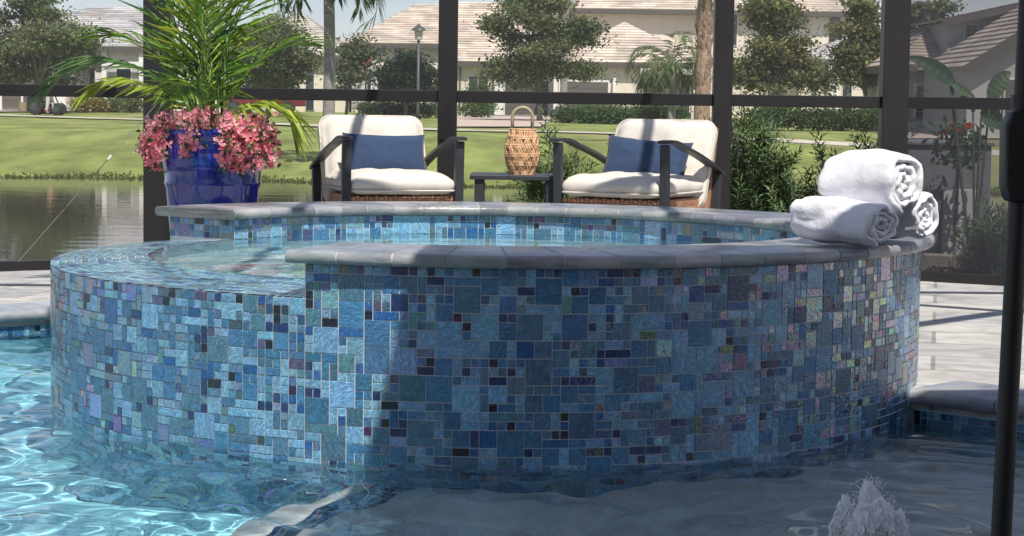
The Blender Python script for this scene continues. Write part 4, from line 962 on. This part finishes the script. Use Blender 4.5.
def bush(name, label, x0, x1, y0, y1, Y, cols, group, n=60, size=.14, depth=None, nleaf=22):
    p, q = at(x0, y1, Y), at(x1, y0, Y); gz = hgt(Y); c = Vector(((p.x+q.x)/2, Y, gz)); t = thing(name, label, 'hedge' if 'hedge' in name else 'shrub', c, group=group)
    b = MB(); rx = (q.x-p.x)/2; rz = max(.15, (q.z-gz)/2)
    crown(b, (c.x, Y, gz+rz), rx, depth or rx, rz*1.02, n, nleaf, size, cols, .55, .8, .2); b.build('foliage', M['farleaf'], t, col=True)
    s = MB(); s.tube([(c.x, Y, gz-.05), (c.x, Y, gz+rz)], .05, 6); s.build('stem', M['bark'], t); return t
BG = ((.08, .14, .04), (.11, .18, .05), (.055, .10, .03)); gp = 'round clipped shrubs by the far garage'
bush('round_shrub', 'small round shrub in front of the dark garage door, leftmost of its row', 560, 574, 107, 124, 88, BG, gp, 50)
bush('round_shrub', 'largest round shrub in the row in front of the dark garage door', 578, 598, 105, 125, 88, BG, gp, 80)
bush('round_shrub', 'round shrub between the largest one and the cream wall', 600, 614, 107, 125, 88, BG, gp, 50)
bush('round_shrub', 'round shrub standing against the sunlit cream wall', 616, 627, 106, 124, 88, BG, gp, 45)
def hedge(label, x0, x1, y0, Y, cols, n, nleaf=24):
    p, q = at(x0, y0, Y), at(x1, y0, Y); gz = hgt(Y); zt = p.z; c = Vector(((p.x+q.x)/2, Y, gz)); t = thing('hedge', label, 'hedge', c, group='hedges in front of the far houses'); b = MB()
    for k in range(n):
        ctr = Vector((U(p.x, q.x), Y+U(-.5, .5), gz+(zt-gz)*(U(.15, 1)**.6)+U(-.12, .1))); base = jit(random.choice(cols), .25)
        for j in range(nleaf):
            s = .15*U(.6, 1.2); qn = ctr+Vector((random.gauss(0, .24), random.gauss(0, .24), random.gauss(0, .14))); b.cc = jit(base, .2); b.rr = (0, 0, 0); u = Vector((U(-1, 1), U(-1, 1), U(-1, 1))).normalized(); v = u.cross(Vector((U(-1, 1), U(-1, 1), U(-1, 1)))).normalized(); b.add([qn-u*s*.5, qn+v*s*.3, qn+u*s*.5, qn-v*s*.3], [(0, 1, 2, 3)])
    b.build('foliage', M['farleaf'], t, col=True)
    for k in range(4): s = MB(); x = p.x+(q.x-p.x)*(k+.5)/4; s.tube([(x, Y, gz-.05), (x, Y, gz+(zt-gz)*.5)], .05, 6); s.build('stem', M['bark'], t)
    return t
hedge('low clipped green hedge behind the left armchair, under the street lamp', 362, 436, 105, 99, ((.06, .10, .03), (.09, .13, .045)), 190)
hedge('low leafy hedge between the cream wall and the small drooping palm', 632, 684, 108, 99, BG, 130)
hedge('long dense hedge behind the shrubs on the right, left of the wide corner post', 752, 884, 111, 78, ((.06, .095, .03), (.08, .12, .035), (.04, .065, .022)), 300)
hedge('mixed shrub hedge by the pale wall just right of the middle screen post', 462, 492, 102, 101, BG, 60)
for (x0, x1, c, lab) in ((74, 90, (.42, .26, .07), 'golden yellow croton shrub bed left of its orange neighbour by the white house'), (92, 107, (.40, .22, .06), 'orange yellow croton shrub right of the other one by the white house')):
    bush('croton_shrub', lab, x0, x1, 98, 110, 103, (c, (.30, .22, .05), (.12, .16, .04)), 'bright croton shrubs by the white house', 50)
bush('round_shrub', 'small green bush by the entry door of the white house', 108, 119, 98, 108, 104, BG, None, 40)
bush('round_shrub', 'yellow green bush beside the screen post at the far left, by the entry door', 127, 142, 94, 109, 103, ((.16, .2, .05), (.12, .15, .04)), None, 50)
for x0, x1, lab in ((468, 478, 'slim upright shrub at the left of the pale wall right of the middle post'), (479, 490, 'slim upright shrub next to another against the pale wall, nearer the garage door')):
    bush('columnar_shrub', lab, x0, x1, 80, 116, 108, BG, 'slim shrubs at the pale wall', 50, depth=.35)
# reeds and grass tufts on the near bank
b = MB()
for k in range(2600):
    x = U(-5, 5.); y = U(11.1, 13.2); p = Vector((x, y, hgt(y)-.01)); b.cc = jit(random.choice(((.10, .14, .035), (.14, .16, .05), (.07, .11, .03))), .2); b.rr = (0, 0, 0)
    leaf(b, p, Vector((U(-.4, .4), U(-.4, .4), 1)), U(.08, .24), .010, Vector((U(-1, 1), -1, 0)), .1, U(0, .25))
tag(b.build('bank_grass', M['farleaf'], col=True), kind='stuff')
b = MB()
for k in range(3600):
    x = U(-14, 14); sh = 46.9-1.2*sin(x*.11)-.6*sin(x*.31+1); y = sh+abs(random.gauss(0, .55))+.35*sin(x*1.7)-.3; p = Vector((x, y, -1.03+max(0, y-sh)*.07)); b.cc = jit(random.choice(((.11, .135, .04), (.15, .15, .055), (.08, .11, .03))), .2); b.rr = (0, 0, 0)
    leaf(b, p, Vector((U(-.5, .5), U(-.4, .4), 1)), U(.03, .11), .05, Vector((U(-1, 1), -1, 0)), .1, U(0, .25))
tag(b.build('shore_grass', M['farleaf'], col=True), kind='stuff')
# the leaning pale stake behind the right post
p, q = at(727, 115, 12.6), at(748, 176, 12.5)
b = MB(); b.tube([p+(p-q)*.3, p, q, q+(q-p)*.5], .028, 10); tag(b.build('leaning_stake', mat('weathered_wood', (.30, .25, .20), .85, .3, 8)), 'pale weathered wooden stake leaning behind the tall shrub', 'stake')

# ------------------------------------------------------------------ houses across the pond
def roof_slope(mb, eave0, eave1, top0, top1, cols, course=.36, lip=.055):
    """one roof slope laid in overlapping courses of concrete tile, from the eave line to the ridge line"""
    e0, e1, t0, t1 = map(Vector, (eave0, eave1, top0, top1)); L_ = ((t0+t1)/2-(e0+e1)/2).length; n = max(3, int(L_/course)); nn = (e1-e0).cross(t0-e0).normalized() if (t0-e0).length > .01 else (e1-e0).cross(t1-e0).normalized()
    if nn.z < 0: nn = -nn
    for i in range(n):
        a, c = i/n, (i+1)/n; p0, p1, q0, q1 = e0.lerp(t0, a), e1.lerp(t1, a), e0.lerp(t0, c), e1.lerp(t1, c); w_ = (p1-p0).length; m = max(1, int(w_/1.3))
        for k in range(m):
            u, v = k/m, (k+1)/m; mb.cc = jit(random.choice(cols), .10); mb.rr = (0, 0, 0); A, B_, C_, D_ = p0.lerp(p1, u), p0.lerp(p1, v), q0.lerp(q1, v), q0.lerp(q1, u)
            mb.add([A+nn*lip, B_+nn*lip, C_+nn*.004, D_+nn*.004, A-nn*.01, B_-nn*.01], [(0, 1, 2, 3), (4, 5, 1, 0)])
def hip_roof(mb, x0, x1, y0, y1, ze, zr, cols, oh=.5, course=.36, hip=(1, 1)):
    x0 -= oh; x1 += oh; y0 -= oh; y1 += oh; hw = min((y1-y0)/2, (x1-x0)/2); ym = (y0+y1)/2
    ra = Vector((x0+(hw if hip[0] else 0), ym, zr)); rb = Vector((x1-(hw if hip[1] else 0), ym, zr))
    roof_slope(mb, (x0, y0, ze), (x1, y0, ze), ra, rb, cols, course); roof_slope(mb, (x1, y1, ze), (x0, y1, ze), rb, ra, cols, course)
    roof_slope(mb, (x0, y1, ze), (x0, y0, ze), ra, ra, cols, course); roof_slope(mb, (x1, y0, ze), (x1, y1, ze), rb, rb, cols, course)
    return (x0, x1, y0, y1)
def fascia(mb, e, ze):
    x0, x1, y0, y1 = e; mb.box(x0, x1, y0, y0+.08, ze-.28, ze+.03); mb.box(x0, x1, y1-.08, y1, ze-.28, ze+.03); mb.box(x0, x0+.08, y0+.081, y1-.081, ze-.28, ze+.03); mb.box(x1-.08, x1, y0+.081, y1-.081, ze-.28, ze+.03); mb.box(x0+.081, x1-.081, y0+.081, y1-.081, ze-.27, ze-.2)
TAN = ((.58, .49, .40), (.53, .44, .36), (.62, .53, .44), (.48, .40, .33)); GREYT = ((.46, .44, .43), (.40, .38, .38), (.54, .52, .50), (.34, .33, .33)); BRN = ((.40, .33, .28), (.36, .30, .26), (.44, .37, .31))
def house(name, label, px, Y): p = at(px, 112, Y); return thing(name, label, 'house', (p.x, Y, hgt(Y)))
class Block:                              # one rectangular wing: wall, hip roof, fascia
    def __init__(s, h, Y, px0, px1, y_eave, depth, ridge_y, cols, wall='stucco', oh=.5, hip=(1, 1)):
        s.h, s.Y = h, Y; s.x0, s.x1 = at(px0, y_eave, Y).x, at(px1, y_eave, Y).x; mid = (px0+px1)/2; s.ze = at(mid, y_eave, Y).z; zr = at(mid, ridge_y, Y+depth/2).z
        b = MB(); b.box(s.x0, s.x1, Y, Y+depth, hgt(Y)-.3, s.ze-.05); b.build('wall', M[wall], h)
        b = MB(); e = hip_roof(b, s.x0, s.x1, Y, Y+depth, s.ze, max(zr, s.ze+.8), cols, oh, hip=hip); s.roof = b.build('roof', M['rooftile'], h, col=True)
        b = MB(); fascia(b, e, s.ze); b.build('fascia', M['fascia'], h)
    def rect(s, px0, px1, y0, y1, d0, d1):
        a, c = at(px0, y1, s.Y), at(px1, y0, s.Y); b = MB(); b.box(a.x, c.x, s.Y-d1, s.Y-d0, max(a.z, hgt(s.Y)), c.z); return b
    def window(s, px0, px1, y0, y1):
        f = s.rect(px0, px1, y0, y1, .0, .06).build('window', M['trim'], s.h); e = .9
        s.rect(px0+e, px1-e, y0+e, y1-e, .055, .075).build('pane', M['pane'], f)
        m_ = (px0+px1)/2; s.rect(m_-.35, m_+.35, y0+e, y1-e, .074, .09).build('glazing_bar', M['trim'], f)
    def garage(s, px0, px1, y0, y1):
        f = s.rect(px0-1.5, px1+1.5, y0-2, y1, .0, .10).build('garage_door', M['trim'], s.h); b = MB(); a, c = at(px0, y1, s.Y), at(px1, y0, s.Y); z0 = max(a.z, hgt(s.Y)); n = 5
        for i in range(n): b.box(a.x, c.x, s.Y-.15, s.Y-.08, z0+(c.z-z0)*i/n+.015, z0+(c.z-z0)*(i+1)/n-.015)
        b.build('door_panel', M['garage'], f)
    def door(s, px0, px1, y0, y1):
        f = s.rect(px0-1, px1+1, y0-1.2, y1, .0, .05).build('door', M['trim'], s.h); s.rect(px0, px1, y0, y1, .045, .08).build('door_leaf', M['pane'], f)
    def slab(s, px0, px1, y0, y1, d0, d1, m, name='pillar'): return s.rect(px0, px1, y0, y1, d0, d1).build(name, M[m], s.h)
# white house on the left
h = house('white_house', 'white house with a light grey tiled roof and a dark entry door, behind the mower', 90, 112)
A = Block(h, 112, -70, 246, 52, 15, 7, GREYT, 'white_stucco'); A2 = Block(h, 106, -70, 66, 40, 8, 14, GREYT, 'white_stucco'); A3 = Block(h, 108.5, 104, 150, 47, 5, 38, GREYT, 'white_stucco')
A3.slab(108, 146, 66, 110, .01, .03, 'grey_stucco', 'entry_shade_slab'); A3.door(117, 131, 69, 109); A3.slab(103, 107.5, 50, 112, .04, .35, 'trim'); A3.slab(140, 145, 50, 112, .04, .35, 'trim'); A3.slab(103, 146, 62, 66, .36, .42, 'trim', 'beam')  # flat grey slab paints the shade of the recessed entry
A.window(84, 96, 66, 96); A.window(160, 178, 66, 96); A.window(196, 214, 66, 96); A2.garage(2, 50, 66, 108)
for x in (-4, 3, 24): A2.slab(x, x+1.6, 92, 112, .5, .62, 'trim', 'gate_post')
# pale roofed house behind the round oak
h = house('tan_roof_house', 'low pale tan roofed house mostly hidden by the round oak and tall palm', 300, 122)
B1 = Block(h, 122, 236, 346, 56, 12, 12, ((.52, .47, .41), (.48, .43, .38), (.56, .50, .44)), 'stucco'); B1.window(250, 262, 68, 92); B1.window(284, 296, 68, 92); B1.door(306, 314, 72, 110)
# big tan house in the middle
h = house('cream_house', 'large cream house with a wide tan tiled roof, dark garage doors and a pink banner', 480, 118)
C2 = Block(h, 124, 352, 470, 44, 14, 4, TAN, hip=(1, 0)); C1 = Block(h, 118, 452, 650, 63, 14, 3, TAN, hip=(0, 1))
C2.window(376.5, 387, 46, 57); C2.window(393, 402, 47, 56); C2.slab(352, 376, 60, 108, .02, .05, 'grey_stucco', 'painted_shade_panel'); C2.window(362, 372, 72, 104); C2.door(378, 386, 80, 112)  # thin grey slab paints shade onto the cream wall
C1.window(468, 488, 76, 100); C1.garage(505, 548, 82, 115); C1.slab(494, 504, 66, 116, .1, .5, 'trim'); C1.slab(548, 558, 66, 116, .1, .5, 'trim'); C1.slab(459, 461, 66, 116, .02, .14, 'fascia', 'downpipe')
# two-storey cream house on the right
h = house('two_storey_house', 'two storey cream house with dark shutters behind the brown palm trunk', 720, 120)
D1 = Block(h, 122, 572, 868, 11, 14, -40, TAN, oh=.7); D2 = Block(h, 112, 556, 700, 63, 9, 22, TAN); D3 = Block(h, 115, 800, 906, 60, 6, 38, GREYT)
D1.window(581, 589, 18, 30); D1.window(724, 738, 14, 46); D1.window(700, 712, 14, 46); D1.slab(829, 840, 16, 44, .02, .1, 'pane', 'shutter'); D1.window(846, 856, 18, 42)
D2.garage(560, 608, 82, 116); D2.slab(553, 557, 66, 118, .06, .4, 'trim'); D2.slab(612, 616, 78, 118, .1, .3, 'trim'); D2.slab(646, 692, 74, 118, .02, .04, 'fascia', 'entry_shade_slab'); D2.door(680, 690, 76, 116); D2.slab(640, 700, 68, 74, .2, .5, 'trim', 'beam')  # flat dark slab stands in for shade inside the entry
D3.slab(826, 838, 66, 116, .1, .5, 'trim'); D3.door(842, 852, 74, 116); D3.window(810, 818, 70, 104); D3.window(866, 880, 70, 100)
# gabled house seen through the dark screen
h = house('gabled_house', 'grey gabled house with a small white framed window behind the dark screen', 1000, 72)
E0 = Block(h, 78, 902, 1000, 66, 8, 26, BRN, 'grey_stucco'); E0.garage(915, 968, 86, 118)
def gable(Y, pxl, yl, pxp, yp, depth, ywall):
    l, p = at(pxl, yl, Y), at(pxp, yp, Y); r = Vector((2*p.x-l.x, Y, l.z)); gz = hgt(Y)-.3; b = MB(); F = [(l.x, Y, gz), (r.x, Y, gz), (r.x, Y, r.z), (p.x, Y, p.z), (l.x, Y, l.z)]
    b.add(F+[(x, Y+depth, z) for x, _, z in F], [(0, 1, 2, 3, 4), (5, 9, 8, 7, 6)]+[(i, 5+i, 5+(i+1) % 5, (i+1) % 5) for i in range(5)]); b.build('wall', M['grey_stucco'], h)
    b = MB(); d = (l-p)*.06; o_ = Vector((0, -.5, .12)); bk = Vector((0, depth+.5, 0)); roof_slope(b, l+d+o_+bk, l+d+o_, p+o_+bk, p+o_, BRN); rd = (r-p)*.06; roof_slope(b, r+rd+o_, r+rd+o_+bk, p+o_, p+o_+bk, BRN); b.build('roof', M['rooftile'], h, col=True)
    b = MB(); b.bar(l+d+Vector((0, -.5, 0)), p+Vector((0, -.5, 0)), .10, .26, (0, 0, 1)); b.bar(p+Vector((0, -.5, 0)), r+rd+Vector((0, -.5, 0)), .10, .26, (0, 0, 1)); b.build('rake_board', M['fascia'], h)
gable(78, 948, 22, 1090, -8, 8, 0); gable(70, 968, 66, 1088, -10, 7.5, 0)
Wn = Block.__new__(Block); Wn.h, Wn.Y = h, 77.95; Wn.window(964, 978, 24, 43); Wn.Y = 69.95; Wn.garage(1004, 1060, 80, 122)
# pale box house far behind at the left and the street lamp, banner, parked car
lp = ground(418, 113); lp = Vector((at(418, 100, 92).x, 92, hgt(92)))
t = thing('street_lamp', 'tall dark street lamp with a lantern head in front of the low conifer', 'street lamp', lp); zt = at(418, 24, 92).z
b = MB(); b.tube([lp, lp+Vector((0, 0, .5)), (lp.x, lp.y, zt-.75)], [.12, .075, .06], 10); b.build('pole', M['lamp'], t, smooth=True)
b = MB(); b.lathe([(.06, -.75), (.16, -.70), (.20, -.28), (.001, -.28)], 8, (lp.x, lp.y, zt)); b.build('lantern', mat('frosted_lamp_glass', (.42, .42, .40), .4, .05, 5), t)
b = MB(); b.lathe([(.34, -.30), (.30, -.22), (.09, -.06), (.05, .0), (.001, .03)], 12, (lp.x, lp.y, zt)); b.build('lamp_shade', M['lamp'], t)
p = at(366, 52, 110); fg = thing('banner', 'pink and red banner hanging limp from a pole on the cream house', 'flag', (p.x, 110, hgt(110)))
b = MB(); b.tube([(p.x-.1, 110, hgt(110)), (p.x-.1, 110, p.z+.3)], .04, 8); b.build('pole', M['trim'], fg)
b = MB(); b.grid(lambda u, v: (p.x+.05+(u-.5)*.62*(1-.3*v)-.22*v+.08*sin(v*7), 109.9+.10*sin(u*9+v*3), p.z-v*1.65), 9, 14); b.build('cloth', M['flagpink'], fg, smooth=True)

def car(loc, rz, paint):
    t = thing('parked_car', 'dark red car parked in front of the houses, half hidden by the palm leaves', 'car', loc, rz); B = dict(world=False)
    prof = [(-2.2, .35), (-2.25, .72), (-1.6, .92), (-.95, .97), (-.35, 1.42), (1.0, 1.45), (1.75, 1.0), (2.2, .93), (2.25, .4)]
    b = MB(); b.add([(x, s*.86, z) for s in (-1, 1) for x, z in prof], [tuple(range(9)), tuple(range(9, 18))[::-1]]+[(i, 9+i, 9+(i+1) % 9, (i+1) % 9) for i in range(9)]); b.build('body', paint, t, bevel=.06, seg=3, smooth=True, **B)
    for s in (-1, 1):
        b = MB(); P = [(-.80, 1.0), (-.33, 1.36), (.95, 1.38), (1.5, 1.02)]; b.add([(x, s*.862, z) for x, z in P]+[(x, s*.868, z) for x, z in P], [(0,1,2,3),(4,5,6,7),(0,1,5,4),(1,2,6,5),(2,3,7,6),(3,0,4,7)]); b.build('window', M['pane'], t, **B)
        for x in (-1.4, 1.35):
            b = MB(); b.tube([(x, s*.70, .33), (x, s*.89, .33)], .33, 20); wv = b.build('wheel', M['rubber'], t, **B); b = MB(); b.tube([(x, s*.885, .33), (x, s*.90, .33)], .2, 14); b.build('rim', M['lamp'], wv, **B)
car(Vector((at(262, 106, 103).x, 103, hgt(103)+.06)), R(4), M['red'])

# ride-on mower with its rider
Y = 92; mx_ = at(45, 112, Y).x; g0 = hgt(Y); mo = thing('ride_on_mower', 'dark ride on mower driving along the lawn edge at the far left', 'mower', (mx_, Y, g0))
for dx, r in ((-.36, .36), (.62, .27)):
    for dy in (-.45, .45):
        b = MB(); b.tube([(mx_+dx, Y+dy-.12, g0+r), (mx_+dx, Y+dy+.12, g0+r)], r, 20); wv = b.build('wheel', M['rubber'], mo, bevel=.03); b = MB(); b.tube([(mx_+dx, Y+dy-.13, g0+r), (mx_+dx, Y+dy+.13, g0+r)], r*.5, 14); b.build('rim', M['lamp'], wv)
b = MB(); b.box(mx_-.30, mx_+.72, Y-.28, Y+.28, g0+.32, g0+.52); b.box(mx_-.75, mx_-.15, Y-.32, Y+.32, g0+.40, g0+.95); b.build('body', M['black'], mo, bevel=.05, seg=2)
b = MB(); b.box(mx_+.05, mx_+.75, Y-.55, Y+.55, g0+.12, g0+.30); b.build('cutting_deck', M['red'], mo, bevel=.04)
b = MB(); b.box(mx_-.10, mx_+.30, Y-.24, Y+.24, g0+.55, g0+.66); b.bar((mx_-.12, Y, g0+.62), (mx_-.22, Y, g0+1.05), .44, .09, (1, 0, 0)); b.build('seat', M['rubber'], mo, bevel=.03)
b = MB(); b.tube([(mx_+.62, Y, g0+.5), (mx_+.42, Y, g0+.98)], .03, 8); b.tube([(mx_+.42+.17*cos(t)*.5, Y+.17*sin(t), g0+1.0+.17*cos(t)*.8) for t in np.linspace(0, 2*pi, 17)], .02, 6, False); b.build('steering_wheel', M['black'], mo)
b = MB(); b.lathe([(.001, -.2), (.24, -.2), (.25, .2), (.001, .2)], 14, (mx_-1.0, Y, g0+.36)); b.build('grass_bag', mat('tan_canvas', (.30, .22, .14), .9, .2, 8), mo)
def skin_body(name, material, joints, edges, parent=None, sub=1):
    me = bpy.data.meshes.new(name); me.from_pydata([j[0] for j in joints], edges, []); o = bpy.data.objects.new(name, me); COL.objects.link(o); o.modifiers.new('skin', 'SKIN')
    for v, j in zip(me.skin_vertices[0].data, joints): v.radius = (j[1], j[1])
    me.skin_vertices[0].data[0].use_root = True; s = o.modifiers.new('sub', 'SUBSURF'); s.levels = s.render_levels = sub; me.materials.append(material)
    if parent is not None: o.parent = parent
    return o
px_ = mx_+.36; S = .90; Y -= .62
pe_ = thing('person', 'person in an orange vest and pale trousers standing on the ride on mower', 'person', (px_, Y, g0+S))
J = [((0, 0, .02), .13), ((0, 0, .22), .135), ((-.01, 0, .42), .16), ((-.01, 0, .52), .065), ((0, 0, .58), .055), ((.01, 0, .68), .095), ((.015, 0, .76), .08)]
E_ = [(0, 1), (1, 2), (2, 3), (3, 4), (4, 5), (5, 6)]
for s in (-1, 1):
    k = len(J); J += [((0, s*.19, .45), .062), ((.06, s*.25, .20), .048), ((.24, s*.18, .10), .038), ((.30, s*.15, .10), .042)]; E_ += [(2, k), (k, k+1), (k+1, k+2), (k+2, k+3)]
    k = len(J); J += [((s*.04, s*.10, -.06), .09), ((s*.10+.03, s*.12, -.42), .068), ((s*.12, s*.12, -.78), .05), ((s*.12+.12, s*.12, -.80), .045)]; E_ += [(0, k), (k, k+1), (k+1, k+2), (k+2, k+3)]
skin_body('body', M['skin'], J, E_, pe_, 2)
Jv = [((0, 0, -.02), .155), ((0, 0, .22), .155), ((-.01, 0, .42), .18), ((-.01, 0, .50), .10)]; skin_body('orange_vest', M['orange'], Jv, [(0, 1), (1, 2), (2, 3)], pe_, 2)
Jt = [((0, 0, .0), .145)]; Et = []
for s in (-1, 1): k = len(Jt); Jt += [((s*.04, s*.10, -.06), .105), ((s*.10+.03, s*.12, -.42), .085), ((s*.12, s*.12, -.74), .072)]; Et += [(0, k), (k, k+1), (k+1, k+2)]
skin_body('trousers', M['khaki'], Jt, Et, pe_, 2)
b = MB(); b.lathe([(.108, .72), (.105, .77), (.08, .83), (.001, .855)], 16, (px_+.01, Y, g0+S)); b.lathe([(.15, .722), (.108, .735)], 16, (px_+.03, Y, g0+S)); b.build('cap', M['rubber'], pe_)
b = MB(); b.box(px_-.28, px_+.32, Y-.26, Y+.26, g0+.03, g0+.085); b.build('platform', M['black'], mo)
